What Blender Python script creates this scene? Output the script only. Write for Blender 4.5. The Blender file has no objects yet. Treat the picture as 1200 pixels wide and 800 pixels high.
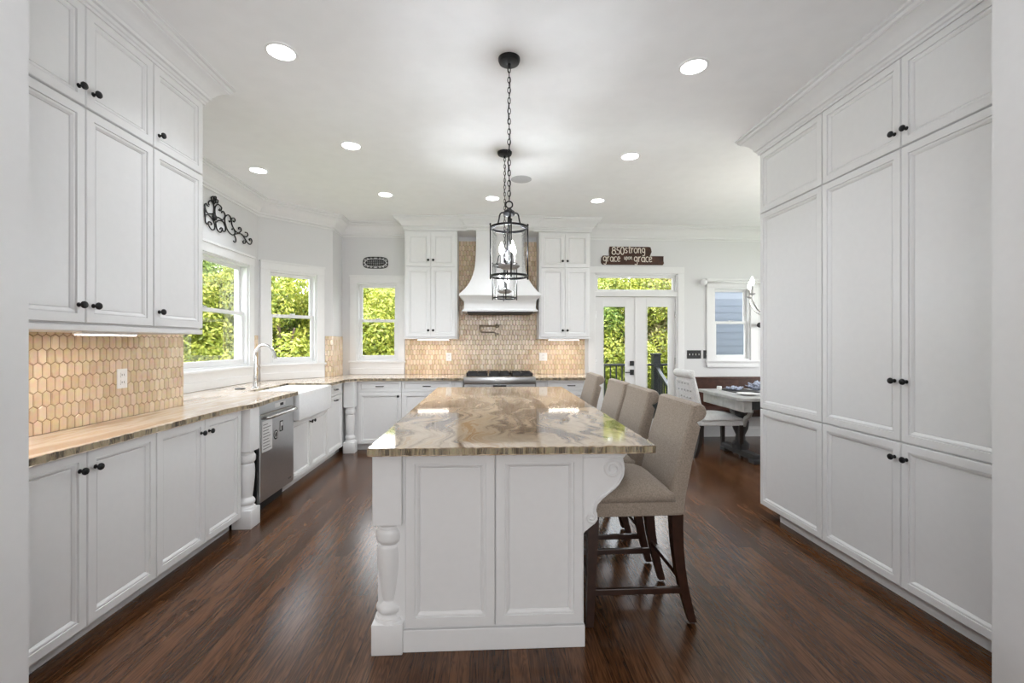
import bpy, bmesh, math, random
from math import pi, sin, cos, tan, atan, atan2, radians, sqrt
from mathutils import Vector, Matrix
random.seed(7)
C = bpy.context.scene.collection
S = bpy.context.scene

# ------------------------------------------------------------------ camera
F = 533.0
cam_d = bpy.data.cameras.new('camera'); cam = bpy.data.objects.new('camera', cam_d); C.objects.link(cam)
cam_d.sensor_width = 36; cam_d.lens = F/1200*36; cam_d.shift_y = 1/1200; cam_d.clip_start = .05
cam.location = (0, 0, 1.37); cam.rotation_euler = (pi/2, 0, -atan(26/533))
S.camera = cam
S.view_settings.view_transform = 'Standard'; S.view_settings.look = 'None'
S.view_settings.gamma = 1; S.view_settings.use_curve_mapping = False
S.view_settings.exposure = 0.38
S.cycles.use_denoising = True
S.cycles.max_bounces = 10; S.cycles.diffuse_bounces = 5; S.cycles.glossy_bounces = 4
S.cycles.transparent_max_bounces = 16; S.cycles.caustics_reflective = False; S.cycles.caustics_refractive = False
S.cycles.sample_clamp_indirect = 4

# ------------------------------------------------------------------ world, sun, lamps
P_FILL, P_DINE, P_LIFT, P_CAN, P_BULB, P_STRIP, P_FLASH, P_SKY, P_SUN = 72, 22, 4, 3.2, 21, 1.0, 3.5, 5.8, 2.3
CT = (.93, .985, 1.05)
w = bpy.data.worlds.new('sky'); S.world = w; w.use_nodes = True
nt = w.node_tree; bg = nt.nodes['Background']
tc = nt.nodes.new('ShaderNodeTexCoord'); nz = nt.nodes.new('ShaderNodeTexNoise'); cr = nt.nodes.new('ShaderNodeValToRGB')
nz.inputs['Scale'].default_value = 3.0; nz.inputs['Detail'].default_value = 5
cr.color_ramp.elements[0].position = .4; cr.color_ramp.elements[0].color = (.80, .89, 1, 1)
cr.color_ramp.elements[1].position = .62; cr.color_ramp.elements[1].color = (1, .985, .95, 1)
nt.links.new(tc.outputs['Generated'], nz.inputs['Vector']); nt.links.new(nz.outputs['Fac'], cr.inputs['Fac'])
nt.links.new(cr.outputs['Color'], bg.inputs['Color']); bg.inputs['Strength'].default_value = P_SKY

def lamp(name, kind, loc, rot, energy, col=(1, 1, 1), **kw):
    d = bpy.data.lights.new(name, kind); d.energy = energy; d.color = col
    for k, v in kw.items(): setattr(d, k, v)
    o = bpy.data.objects.new(name, d); C.objects.link(o); o.location = loc; o.rotation_euler = rot
    return o
sun = lamp('sun', 'SUN', (0, 0, 20), (0, 0, 0), P_SUN, (1, .96, .84), angle=radians(1))
sun.rotation_euler = Vector((-.45, .75, -.75)).to_track_quat('-Z', 'Y').to_euler()
# unseen fill lamps added behind the camera and on the dining side
lamp('rear_fill_lamp', 'AREA', (.2, -2.98, 1.6), (radians(90), 0, 0), P_FILL, (1, 1, 1), shape='RECTANGLE', size=4.2, size_y=2.4)
lamp('dining_fill_lamp', 'AREA', (5.45, 4.6, 1.6), (radians(90), 0, radians(90)), P_DINE, (1, .99, .97), shape='RECTANGLE', size=2.2, size_y=1.8)
# unseen uplights added behind the camera to lift the ceiling
lamp('uplight_a', 'AREA', (-1.0, .6, 1.9), (pi, 0, 0), P_LIFT, CT, shape='DISK', size=.5)
lamp('uplight_b', 'AREA', (1.2, .6, 1.9), (pi, 0, 0), P_LIFT, CT, shape='DISK', size=.5)
lamp('dining_fill_uplight', 'AREA', (3.5, 3.95, 1.2), (pi, 0, 0), 7, CT, shape='DISK', size=.6)  # added uplight hidden behind the pantry, brightens the far ceiling
b_ = lamp('bounce_flash', 'AREA', (.1, .9, 1.75), (0, 0, 0), P_FLASH, CT, shape='DISK', size=.45)
b_.rotation_euler = Vector((0, .38, .92)).to_track_quat('-Z', 'Y').to_euler()

# ------------------------------------------------------------------ materials
def lin(c): return tuple(((x/255+.055)/1.055)**2.4 if x > 10 else x/255/12.92 for x in c) + (1,)
def mat(name, col, rough=.5, metal=0, spec=.5, coat=0, bump=None, emit=None):
    m = bpy.data.materials.new(name); m.use_nodes = True
    n = m.node_tree; b = n.nodes['Principled BSDF']
    b.inputs['Base Color'].default_value = (*col[:3], 1); b.inputs['Roughness'].default_value = rough
    b.inputs['Metallic'].default_value = metal; b.inputs['Specular IOR Level'].default_value = spec
    if coat: b.inputs['Coat Weight'].default_value = coat; b.inputs['Coat Roughness'].default_value = .05
    t = n.nodes.new('ShaderNodeTexCoord'); z = n.nodes.new('ShaderNodeTexNoise')
    n.links.new(t.outputs['Object'], z.inputs['Vector'])
    sc, st, var = bump or (40, .03, .03)
    z.inputs['Scale'].default_value = sc; z.inputs['Detail'].default_value = 3
    bp = n.nodes.new('ShaderNodeBump'); bp.inputs['Strength'].default_value = st; bp.inputs['Distance'].default_value = .002
    n.links.new(z.outputs['Fac'], bp.inputs['Height']); n.links.new(bp.outputs['Normal'], b.inputs['Normal'])
    if var:
        r = n.nodes.new('ShaderNodeValToRGB')
        r.color_ramp.elements[0].position = .3; r.color_ramp.elements[1].position = .7
        r.color_ramp.elements[0].color = (*[max(0, c*(1-var)) for c in col[:3]], 1)
        r.color_ramp.elements[1].color = (*[min(1, c*(1+var)) for c in col[:3]], 1)
        n.links.new(z.outputs['Fac'], r.inputs['Fac']); n.links.new(r.outputs['Color'], b.inputs['Base Color'])
    if emit: b.inputs['Emission Color'].default_value = (*emit[0], 1); b.inputs['Emission Strength'].default_value = emit[1]
    return m

M = {}
M['cab'] = mat('cabinet_white_paint', (.80, .80, .80), .38, bump=(25, .02, .01))
M['trim'] = mat('trim_white_paint', (.80, .80, .80), .4, bump=(25, .02, .01))
M['wall'] = mat('wall_pale_grey_paint', (.71, .71, .715), .7, bump=(120, .15, .02))
M['ceil'] = mat('ceiling_white_paint', (.90, .90, .90), .75, bump=(8, .1, .015))
M['black'] = mat('oil_rubbed_black_metal', (.012, .012, .013), .38, .6)
M['blackp'] = mat('matte_black_plastic', (.015, .015, .016), .5)
M['iron'] = mat('wrought_iron', (.015, .015, .016), .5, .4)
M['steel'] = mat('stainless_steel', (.55, .56, .57), .28, 1, bump=(60, .05, .03))
M['chrome'] = mat('brushed_nickel', (.62, .62, .61), .22, 1)
M['bronze'] = mat('aged_brass', (.30, .24, .17), .35, .8)
M['porc'] = mat('white_fireclay', (.86, .87, .88), .12, coat=.5)
M['plastic'] = mat('white_plastic', (.85, .85, .85), .35)
M['stoolwood'] = mat('dark_walnut_stain', (.030, .011, .006), .3, coat=.3, bump=(30, .1, .3))
M['espresso'] = mat('espresso_stain', (.010, .007, .006), .3, coat=.3)
M['benchwood'] = mat('brown_bench_wood', (.06, .022, .013), .35, bump=(20, .1, .3))
M['tabletop'] = mat('grey_washed_wood', (.42, .42, .41), .35, bump=(14, .2, .15))
M['tabledark'] = mat('dark_grey_wood', (.03, .03, .032), .4, bump=(14, .2, .15))
M['deckblack'] = mat('black_painted_railing', (.010, .011, .011), .4)
M['deck'] = mat('grey_deck_boards', (.25, .22, .19), .7)
M['siding'] = mat('blue_grey_siding', (.20, .225, .27), .7)
M['bulb'] = mat('lit_bulb', (1, 1, 1), .3, emit=((1, .96, .88), 14))
M['canlens'] = mat('lit_lens', (1, 1, 1), .3, emit=((1, .99, .96), 9))
M['striplens'] = mat('lit_strip_lens', (1, 1, 1), .3, emit=((1, .92, .84), 4))
M['candle'] = mat('candle_sleeve', (.42, .42, .42), .4)
M['paper'] = mat('white_paper_label', (.75, .75, .75), .6)
M['print'] = mat('grey_print', (.2, .2, .2), .6)
M['lettering'] = mat('cream_paint_lettering', (.80, .74, .66), .6)
M['napkin'] = mat('blue_white_patterned_cloth', (.42, .46, .66), .8, bump=(35, .4, .75))
M['placemat'] = mat('charcoal_placemat', (.05, .05, .05), .8)
M['plate'] = mat('white_glazed_plate', (.85, .85, .85), .15)
M['speaker'] = mat('grey_speaker_grille', (.50, .50, .50), .8)
M['lawn'] = mat('lawn_grass', (.10, .17, .04), .9, bump=(3, .3, .3))
M['bark'] = mat('tree_bark', (.09, .06, .045), .9, bump=(8, .6, .4))

def fabric(name, col):
    m = mat(name, col, .9, spec=.2, bump=(150, .6, .22)); n = m.node_tree; b = n.nodes['Principled BSDF']
    b.inputs['Sheen Weight'].default_value = .15
    return m
M['linen'] = fabric('beige_linen', (.32, .265, .215))
M['ivory'] = fabric('pale_grey_linen', (.66, .66, .66))

def wood_floor():
    m = bpy.data.materials.new('dark_oak_strip_floor'); m.use_nodes = True
    n = m.node_tree; L = n.links; b = n.nodes['Principled BSDF']
    t = n.nodes.new('ShaderNodeTexCoord')
    mp = n.nodes.new('ShaderNodeMapping'); mp.inputs['Rotation'].default_value = (0, 0, pi/2)
    L.new(t.outputs['Object'], mp.inputs['Vector'])
    br = n.nodes.new('ShaderNodeTexBrick'); L.new(mp.outputs['Vector'], br.inputs['Vector'])
    br.inputs['Scale'].default_value = 1; br.inputs['Brick Width'].default_value = 1.25; br.inputs['Row Height'].default_value = .083
    br.inputs['Mortar Size'].default_value = .0012; br.inputs['Mortar Smooth'].default_value = .3; br.offset = .37; br.squash = 1
    br.inputs['Color1'].default_value = (0, 0, 0, 1); br.inputs['Color2'].default_value = (1, 1, 1, 1); br.inputs['Mortar'].default_value = (.5, .5, .5, 1)
    # per plank shift of the grain
    ad = n.nodes.new('ShaderNodeVectorMath'); ad.operation = 'MULTIPLY_ADD'
    ad.inputs[1].default_value = (3, 9, 5); L.new(br.outputs['Color'], ad.inputs[0]); L.new(t.outputs['Object'], ad.inputs[2])
    m2 = n.nodes.new('ShaderNodeMapping'); m2.inputs['Scale'].default_value = (9, .8, 1); L.new(ad.outputs[0], m2.inputs['Vector'])
    g1 = n.nodes.new('ShaderNodeTexNoise'); g1.inputs['Scale'].default_value = 1.6; g1.inputs['Detail'].default_value = 3; g1.inputs['Distortion'].default_value = .6
    L.new(m2.outputs['Vector'], g1.inputs['Vector'])
    # cathedral rings: sine of noise
    mm = n.nodes.new('ShaderNodeMath'); mm.operation = 'MULTIPLY'; mm.inputs[1].default_value = 95; L.new(g1.outputs['Fac'], mm.inputs[0])
    sn = n.nodes.new('ShaderNodeMath'); sn.operation = 'SINE'; L.new(mm.outputs[0], sn.inputs[0])
    m3 = n.nodes.new('ShaderNodeMapping'); m3.inputs['Scale'].default_value = (110, 4, 1); L.new(ad.outputs[0], m3.inputs['Vector'])
    g2 = n.nodes.new('ShaderNodeTexNoise'); g2.inputs['Scale'].default_value = 1; g2.inputs['Detail'].default_value = 3; L.new(m3.outputs['Vector'], g2.inputs['Vector'])
    s1 = n.nodes.new('ShaderNodeMath'); s1.operation = 'MULTIPLY_ADD'; s1.inputs[1].default_value = .11; L.new(sn.outputs[0], s1.inputs[0]); L.new(g2.outputs['Fac'], s1.inputs[2])
    s2 = n.nodes.new('ShaderNodeMath'); s2.operation = 'MULTIPLY_ADD'; s2.inputs[1].default_value = .34
    sp = n.nodes.new('ShaderNodeSeparateColor'); L.new(br.outputs['Color'], sp.inputs[0]); L.new(sp.outputs[0], s2.inputs[0]); L.new(s1.outputs[0], s2.inputs[2])
    cr = n.nodes.new('ShaderNodeValToRGB'); e = cr.color_ramp.elements
    e[0].position = .30; e[0].color = (.026, .0095, .003, 1); e[1].position = .92; e[1].color = (.135, .058, .024, 1)
    x = e.new(.6); x.color = (.066, .0255, .009, 1)
    L.new(s2.outputs[0], cr.inputs['Fac'])
    mx = n.nodes.new('ShaderNodeMix'); mx.data_type = 'RGBA'; mx.inputs['B'].default_value = (.012, .005, .002, 1)
    L.new(br.outputs['Fac'], mx.inputs['Factor']); L.new(cr.outputs['Color'], mx.inputs['A']); L.new(mx.outputs['Result'], b.inputs['Base Color'])
    bp = n.nodes.new('ShaderNodeBump'); bp.inputs['Strength'].default_value = .12; bp.inputs['Distance'].default_value = .002
    L.new(s1.outputs[0], bp.inputs['Height']); L.new(bp.outputs['Normal'], b.inputs['Normal'])
    b.inputs['Roughness'].default_value = .23; b.inputs['Specular IOR Level'].default_value = .38
    return m
M['floor'] = wood_floor()

def granite(name, stretch, rot, stops, scale=1.0, dist=1.5, rough=.06, ring=9):
    m = bpy.data.materials.new(name); m.use_nodes = True
    n = m.node_tree; L = n.links; b = n.nodes['Principled BSDF']
    t = n.nodes.new('ShaderNodeTexCoord'); mp = n.nodes.new('ShaderNodeMapping')
    mp.inputs['Rotation'].default_value = (0, 0, rot); mp.inputs['Scale'].default_value = (*stretch, 1)
    L.new(t.outputs['Object'], mp.inputs['Vector'])
    a = n.nodes.new('ShaderNodeTexNoise'); a.inputs['Scale'].default_value = scale; a.inputs['Detail'].default_value = 6
    a.inputs['Roughness'].default_value = .62; a.inputs['Distortion'].default_value = dist
    L.new(mp.outputs['Vector'], a.inputs['Vector'])
    c = n.nodes.new('ShaderNodeTexNoise'); c.inputs['Scale'].default_value = scale*3.1; c.inputs['Detail'].default_value = 8; c.inputs['Distortion'].default_value = dist*1.3
    L.new(mp.outputs['Vector'], c.inputs['Vector'])
    s = n.nodes.new('ShaderNodeMath'); s.operation = 'MULTIPLY_ADD'; s.inputs[1].default_value = ring; L.new(a.outputs['Fac'], s.inputs[0])
    s0 = n.nodes.new('ShaderNodeMath'); s0.operation = 'MULTIPLY'; s0.inputs[1].default_value = 6.0; L.new(c.outputs['Fac'], s0.inputs[0]); L.new(s0.outputs[0], s.inputs[2])
    sn = n.nodes.new('ShaderNodeMath'); sn.operation = 'SINE'; L.new(s.outputs[0], sn.inputs[0])
    s2 = n.nodes.new('ShaderNodeMath'); s2.operation = 'MULTIPLY_ADD'; s2.inputs[1].default_value = .19; L.new(sn.outputs[0], s2.inputs[0]); L.new(a.outputs['Fac'], s2.inputs[2])
    cr = n.nodes.new('ShaderNodeValToRGB'); e = cr.color_ramp.elements
    while len(e) > 1: e.remove(e[-1])
    for i, (p, col) in enumerate(stops):
        x = e[0] if i == 0 else e.new(p)
        x.position = p; x.color = lin(col)
    L.new(s2.outputs[0], cr.inputs['Fac'])
    f = n.nodes.new('ShaderNodeTexNoise'); f.inputs['Scale'].default_value = 160; f.inputs['Detail'].default_value = 2; L.new(t.outputs['Object'], f.inputs['Vector'])
    mx = n.nodes.new('ShaderNodeMix'); mx.data_type = 'RGBA'; mx.blend_type = 'OVERLAY'; mx.inputs['Factor'].default_value = .25
    L.new(cr.outputs['Color'], mx.inputs['A']); L.new(f.outputs['Color'], mx.inputs['B']); L.new(mx.outputs['Result'], b.inputs['Base Color'])
    b.inputs['Roughness'].default_value = rough; b.inputs['Specular IOR Level'].default_value = .7
    return m
def flow_granite():
    m = bpy.data.materials.new('swirled_brown_granite'); m.use_nodes = True
    n = m.node_tree; L = n.links; b = n.nodes['Principled BSDF']
    t = n.nodes.new('ShaderNodeTexCoord')
    def noise(vec, sc, det, rough=.5, dist=0):
        q = n.nodes.new('ShaderNodeTexNoise'); q.inputs['Scale'].default_value = sc; q.inputs['Detail'].default_value = det
        q.inputs['Roughness'].default_value = rough; q.inputs['Distortion'].default_value = dist; L.new(vec, q.inputs['Vector']); return q
    w1 = noise(t.outputs['Object'], 1.5, 2); w2 = noise(t.outputs['Object'], 5.0, 2)
    def warp(vec, nz_, k):
        sb = n.nodes.new('ShaderNodeVectorMath'); sb.operation = 'SUBTRACT'; sb.inputs[1].default_value = (.5, .5, .5); L.new(nz_.outputs['Color'], sb.inputs[0])
        ma = n.nodes.new('ShaderNodeVectorMath'); ma.operation = 'MULTIPLY_ADD'; ma.inputs[1].default_value = (k, k, 0); L.new(sb.outputs[0], ma.inputs[0]); L.new(vec, ma.inputs[2]); return ma.outputs[0]
    v = warp(warp(t.outputs['Object'], w1, .75), w2, .22)
    mp = n.nodes.new('ShaderNodeMapping'); mp.inputs['Rotation'].default_value = (0, 0, radians(16)); mp.inputs['Scale'].default_value = (13, 1.8, 1); L.new(v, mp.inputs['Vector'])
    st = noise(mp.outputs['Vector'], 1.3, 9, .66)
    m2 = n.nodes.new('ShaderNodeMapping'); m2.inputs['Rotation'].default_value = (0, 0, radians(16)); m2.inputs['Scale'].default_value = (2.2, .7, 1); L.new(v, m2.inputs['Vector'])
    lg = noise(m2.outputs['Vector'], 1.1, 3)
    a = n.nodes.new('ShaderNodeMath'); a.operation = 'MULTIPLY_ADD'; a.inputs[1].default_value = .85; L.new(lg.outputs['Fac'], a.inputs[0])
    c = n.nodes.new('ShaderNodeMath'); c.operation = 'MULTIPLY'; c.inputs[1].default_value = .65; L.new(st.outputs['Fac'], c.inputs[0]); L.new(c.outputs[0], a.inputs[2])
    cr = n.nodes.new('ShaderNodeValToRGB'); e = cr.color_ramp.elements
    while len(e) > 1: e.remove(e[-1])
    for i, (p, col) in enumerate([(.58, (58, 47, 39)), (.67, (98, 82, 69)), (.735, (142, 122, 102)), (.80, (182, 162, 138)), (.88, (196, 176, 150)), (.96, (176, 142, 102))]):
        x = e[0] if i == 0 else e.new(p); x.position = p; x.color = lin(col)
    L.new(a.outputs[0], cr.inputs['Fac']); L.new(cr.outputs['Color'], b.inputs['Base Color'])
    b.inputs['Roughness'].default_value = .06; b.inputs['Specular IOR Level'].default_value = .7
    return m
M['granite'] = flow_granite()
M['granite_edge'] = granite('chiselled_granite_edge', (9, 3), .3, [(.25, (30, 26, 22)), (.42, (92, 76, 52)), (.5, (150, 134, 104)), (.6, (60, 48, 36)), (.72, (165, 150, 120))], 2.2, .6, .35)
M['counter'] = granite('beige_streaked_granite', (3.2, .45), 0, [(.25, (192, 168, 146)), (.42, (218, 202, 184)), (.55, (230, 218, 205)), (.68, (212, 192, 170)), (.8, (228, 216, 202))], 1.3, .5, ring=7)

def tile_mat(name, c1, c2):
    m = bpy.data.materials.new(name); m.use_nodes = True
    n = m.node_tree; L = n.links; b = n.nodes['Principled BSDF']
    g = n.nodes.new('ShaderNodeNewGeometry'); cr = n.nodes.new('ShaderNodeValToRGB')
    cr.color_ramp.elements[0].color = (*c1, 1); cr.color_ramp.elements[1].color = (*c2, 1)
    L.new(g.outputs['Random Per Island'], cr.inputs['Fac'])
    t = n.nodes.new('ShaderNodeTexCoord'); z = n.nodes.new('ShaderNodeTexNoise'); z.inputs['Scale'].default_value = 30; L.new(t.outputs['Object'], z.inputs['Vector'])
    mx = n.nodes.new('ShaderNodeMix'); mx.data_type = 'RGBA'; mx.blend_type = 'OVERLAY'; mx.inputs['Factor'].default_value = .25
    L.new(cr.outputs['Color'], mx.inputs['A']); L.new(z.outputs['Color'], mx.inputs['B']); L.new(mx.outputs['Result'], b.inputs['Base Color'])
    b.inputs['Roughness'].default_value = .13; b.inputs['Coat Weight'].default_value = .4
    return m
M['tile'] = tile_mat('glazed_tan_tile', (.63, .48, .315), (.80, .65, .48))
M['grout'] = mat('ochre_grout', (.20, .115, .05), .85)

def glass(name, tint=(1, 1, 1), k=.85, rough=0.0):
    m = bpy.data.materials.new(name); m.use_nodes = True
    n = m.node_tree; L = n.links; n.nodes.remove(n.nodes['Principled BSDF'])
    o = n.nodes['Material Output']; tr = n.nodes.new('ShaderNodeBsdfTransparent'); tr.inputs['Color'].default_value = (*tint, 1)
    gl = n.nodes.new('ShaderNodeBsdfGlossy'); gl.inputs['Roughness'].default_value = rough
    fr = n.nodes.new('ShaderNodeFresnel'); fr.inputs['IOR'].default_value = 1.3
    ml = n.nodes.new('ShaderNodeMath'); ml.operation = 'MULTIPLY'; ml.inputs[1].default_value = k; L.new(fr.outputs[0], ml.inputs[0])
    mx = n.nodes.new('ShaderNodeMixShader'); L.new(ml.outputs[0], mx.inputs[0]); L.new(tr.outputs[0], mx.inputs[1]); L.new(gl.outputs[0], mx.inputs[2])
    L.new(mx.outputs[0], o.inputs['Surface'])
    return m
M['glass'] = glass('clear_window_glass', k=.3)
M['lanternglass'] = glass('clear_lantern_glass', (.95, .95, .95), .5)

def leaf_mat(name, c1, c2, c3):
    m = bpy.data.materials.new(name); m.use_nodes = True
    n = m.node_tree; L = n.links; b = n.nodes['Principled BSDF']
    g = n.nodes.new('ShaderNodeNewGeometry'); cr = n.nodes.new('ShaderNodeValToRGB')
    cr.color_ramp.elements[0].color = (*c1, 1); cr.color_ramp.elements[1].color = (*c3, 1); x = cr.color_ramp.elements.new(.5); x.color = (*c2, 1)
    L.new(g.outputs['Random Per Island'], cr.inputs['Fac']); L.new(cr.outputs['Color'], b.inputs['Base Color'])
    b.inputs['Roughness'].default_value = .5
    tl = n.nodes.new('ShaderNodeBsdfTranslucent'); L.new(cr.outputs['Color'], tl.inputs['Color'])
    mx = n.nodes.new('ShaderNodeMixShader'); mx.inputs[0].default_value = .3
    L.new(b.outputs[0], mx.inputs[1]); L.new(tl.outputs[0], mx.inputs[2]); L.new(mx.outputs[0], n.nodes['Material Output'].inputs['Surface'])
    return m
M['leafa'] = leaf_mat('yellow_green_leaves', (.15, .20, .03), (.33, .37, .05), (.52, .49, .11))
M['leafb'] = leaf_mat('mid_green_leaves', (.07, .13, .025), (.19, .28, .045), (.36, .42, .09))
M['leafc'] = leaf_mat('olive_brown_leaves', (.15, .20, .06), (.33, .33, .12), (.42, .30, .18))

# ------------------------------------------------------------------ mesh helpers
def build(name, bm, m, parent=None, smooth=False, mods=None):
    me = bpy.data.meshes.new(name)
    bmesh.ops.recalc_face_normals(bm, faces=bm.faces)
    bm.to_mesh(me); bm.free()
    for x in (m if isinstance(m, (list, tuple)) else [m]): me.materials.append(M[x])
    if smooth:
        me.polygons.foreach_set('use_smooth', [True]*len(me.polygons))
        if smooth != 'all':
            me.set_sharp_from_angle(angle=radians(28))
    o = bpy.data.objects.new(name, me); C.objects.link(o)
    if parent: o.parent = parent
    return o
def thing(name, label, cat, loc=(0, 0, 0), rz=0, group=None):
    o = bpy.data.objects.new(name, None); C.objects.link(o); o.empty_display_size = .1
    o.location = loc; o.rotation_euler = (0, 0, rz)
    tag(o, label, cat, group); return o
def tag(o, label, cat, group=None):
    o['label'] = label; o['category'] = cat
    if group: o['group'] = group
    return o
def struct(o): o['kind'] = 'structure'; return o
def sroot(name, loc=(0, 0, 0), rz=0):
    o = bpy.data.objects.new(name, None); C.objects.link(o); o.location = loc; o.rotation_euler = (0, 0, rz); o['kind'] = 'structure'; return o
def copy_tree(o, parent=None):
    c = o.copy(); C.objects.link(c)
    if parent: c.parent = parent
    for ch in list(o.children): copy_tree(ch, c)
    return c
def B(): return bmesh.new()
def box(bm, x0, x1, y0, y1, z0, z1, bev=0, mi=0, mx=None):
    vs = [bm.verts.new((x, y, z)) for x in (x0, x1) for y in (y0, y1) for z in (z0, z1)]
    fs = [bm.faces.new([vs[i] for i in q]) for q in ((0, 1, 3, 2), (4, 6, 7, 5), (0, 4, 5, 1), (2, 3, 7, 6), (0, 2, 6, 4), (1, 5, 7, 3))]
    for f in fs: f.material_index = mi
    if mx is not None: bmesh.ops.transform(bm, matrix=mx, verts=vs)
    if bev:
        es = list({e for v in vs for e in v.link_edges})
        bmesh.ops.bevel(bm, geom=es, offset=bev, segments=2, profile=.5, affect='EDGES')
    return bm
def lathe(bm, prof, seg=24, mx=None, cap=True):
    rings = []
    for r, z in prof:
        rings.append([bm.verts.new((r*cos(2*pi*i/seg), r*sin(2*pi*i/seg), z)) for i in range(seg)])
    for a, b in zip(rings, rings[1:]):
        for i in range(seg):
            j = (i+1) % seg; bm.faces.new((a[i], a[j], b[j], b[i]))
    if cap:
        bm.faces.new(rings[0][::-1]); bm.faces.new(rings[-1])
    if mx is not None: bmesh.ops.transform(bm, matrix=mx, verts=[v for r in rings for v in r])
    return bm
def tube(bm, pts, r, seg=8, closed=False, taper=None):
    pts = [Vector(p) for p in pts]; n = len(pts); rings = []; up = None
    for i, p in enumerate(pts):
        a = pts[(i-1) % n] if (closed or i > 0) else p; b = pts[(i+1) % n] if (closed or i < n-1) else p
        d = (b-a).normalized()
        if up is None: up = d.orthogonal().normalized()
        up = (up - d*up.dot(d)); up = up.normalized() if up.length > 1e-6 else d.orthogonal().normalized()
        s = d.cross(up); rr = r if taper is None else r*taper[i]
        rings.append([bm.verts.new(p+up*rr*cos(2*pi*k/seg)+s*rr*sin(2*pi*k/seg)) for k in range(seg)])
    m = n if closed else n-1
    for i in range(m):
        a, b = rings[i], rings[(i+1) % n]
        for k in range(seg):
            j = (k+1) % seg; bm.faces.new((a[k], a[j], b[j], b[k]))
    if not closed: bm.faces.new(rings[0][::-1]); bm.faces.new(rings[-1])
    return bm
def prism(bm, pts, axis, a0, a1, bev=0, mi=0):
    """pts 2d outline; axis: 'x' -> pts are (y,z); 'y' -> (x,z); 'z' -> (x,y)"""
    f = {'x': lambda p, a: (a, p[0], p[1]), 'y': lambda p, a: (p[0], a, p[1]), 'z': lambda p, a: (p[0], p[1], a)}[axis]
    lo = [bm.verts.new(f(p, a0)) for p in pts]; hi = [bm.verts.new(f(p, a1)) for p in pts]
    n = len(pts); fl = bm.faces.new(lo[::-1]); fh = bm.faces.new(hi); sides = []
    for i in range(n):
        j = (i+1) % n; sides.append(bm.faces.new((lo[i], lo[j], hi[j], hi[i])))
    for q in sides: q.material_index = mi
    if bev:
        bmesh.ops.bevel(bm, geom=list(fl.edges)+list(fh.edges), offset=bev, segments=3, profile=.5, affect='EDGES')
    return bm
def sweep(bm, path, prof, closed_ends=True):
    """path (x,y) with the room on the RIGHT of travel; prof (out, z) closed outline"""
    P = [Vector((p[0], p[1])) for p in path]; n = len(P); rings = []
    for i, p in enumerate(P):
        ns = []
        if i > 0: d = (P[i]-P[i-1]).normalized(); ns.append(Vector((d.y, -d.x)))
        if i < n-1: d = (P[i+1]-P[i]).normalized(); ns.append(Vector((d.y, -d.x)))
        m = ns[0] if len(ns) == 1 else (ns[0]+ns[1]).normalized()
        k = 1/max(.3, m.dot(ns[0]))
        rings.append([bm.verts.new((p.x+m.x*o*k, p.y+m.y*o*k, z)) for o, z in prof])
    q = len(prof)
    for a, b in zip(rings, rings[1:]):
        for i in range(q):
            j = (i+1) % q; bm.faces.new((a[i], a[j], b[j], b[i]))
    bm.faces.new(rings[0]); bm.faces.new(rings[-1][::-1])
    return bm
def bez(p0, p1, p2, p3, n=10):
    return [tuple((1-t)**3*a+3*(1-t)**2*t*b+3*(1-t)*t*t*c+t**3*d for a, b, c, d in zip(p0, p1, p2, p3)) for t in [i/n for i in range(n+1)]]
def crspline(pts, n=6, closed=False):
    pts = [Vector(p) for p in pts]; out = []; m = len(pts)
    for i in range(m if closed else m-1):
        if closed: a, b, c, d = pts[(i-1) % m], pts[i], pts[(i+1) % m], pts[(i+2) % m]
        else: a, b, c, d = pts[max(i-1, 0)], pts[i], pts[i+1], pts[min(i+2, m-1)]
        for k in range(n):
            t = k/n
            out.append(.5*((2*b)+(c-a)*t+(2*a-5*b+4*c-d)*t*t+(3*b-a-3*c+d)*t**3))
    if not closed: out.append(pts[-1])
    return out

# ------------------------------------------------------------------ room shell
ZC = 3.03
XB, XW, YB = -2.195, -2.70, 6.47            # tiled wall plane, window wall plane, back wall plane
YS = 3.37                                    # where the left wall steps back
BAY = [(XW, 5.44), (-2.06, 6.08), (-2.06, YB)]
def wall(name, p0, p1, z0, z1, th, holes=(), m='wall'):
    """interior face on the line p0->p1, room on its right; holes (s0,s1,z0,z1)"""
    L = (Vector(p1)-Vector(p0)).length; a = atan2(p1[1]-p0[1], p1[0]-p0[0])
    xs = sorted({0, L, *[h[0] for h in holes], *[h[1] for h in holes]}); zs = sorted({z0, z1, *[h[2] for h in holes], *[h[3] for h in holes]})
    bm = B()
    for x0, x1 in zip(xs, xs[1:]):
        for a0, a1 in zip(zs, zs[1:]):
            cx, cz = (x0+x1)/2, (a0+a1)/2
            if any(h[0] < cx < h[1] and h[2] < cz < h[3] for h in holes): continue
            box(bm, x0, x1, 0, th, a0, a1)
    o = build(name, bm, m); o.location = (*p0, 0); o.rotation_euler = (0, 0, a); return struct(o)

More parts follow.
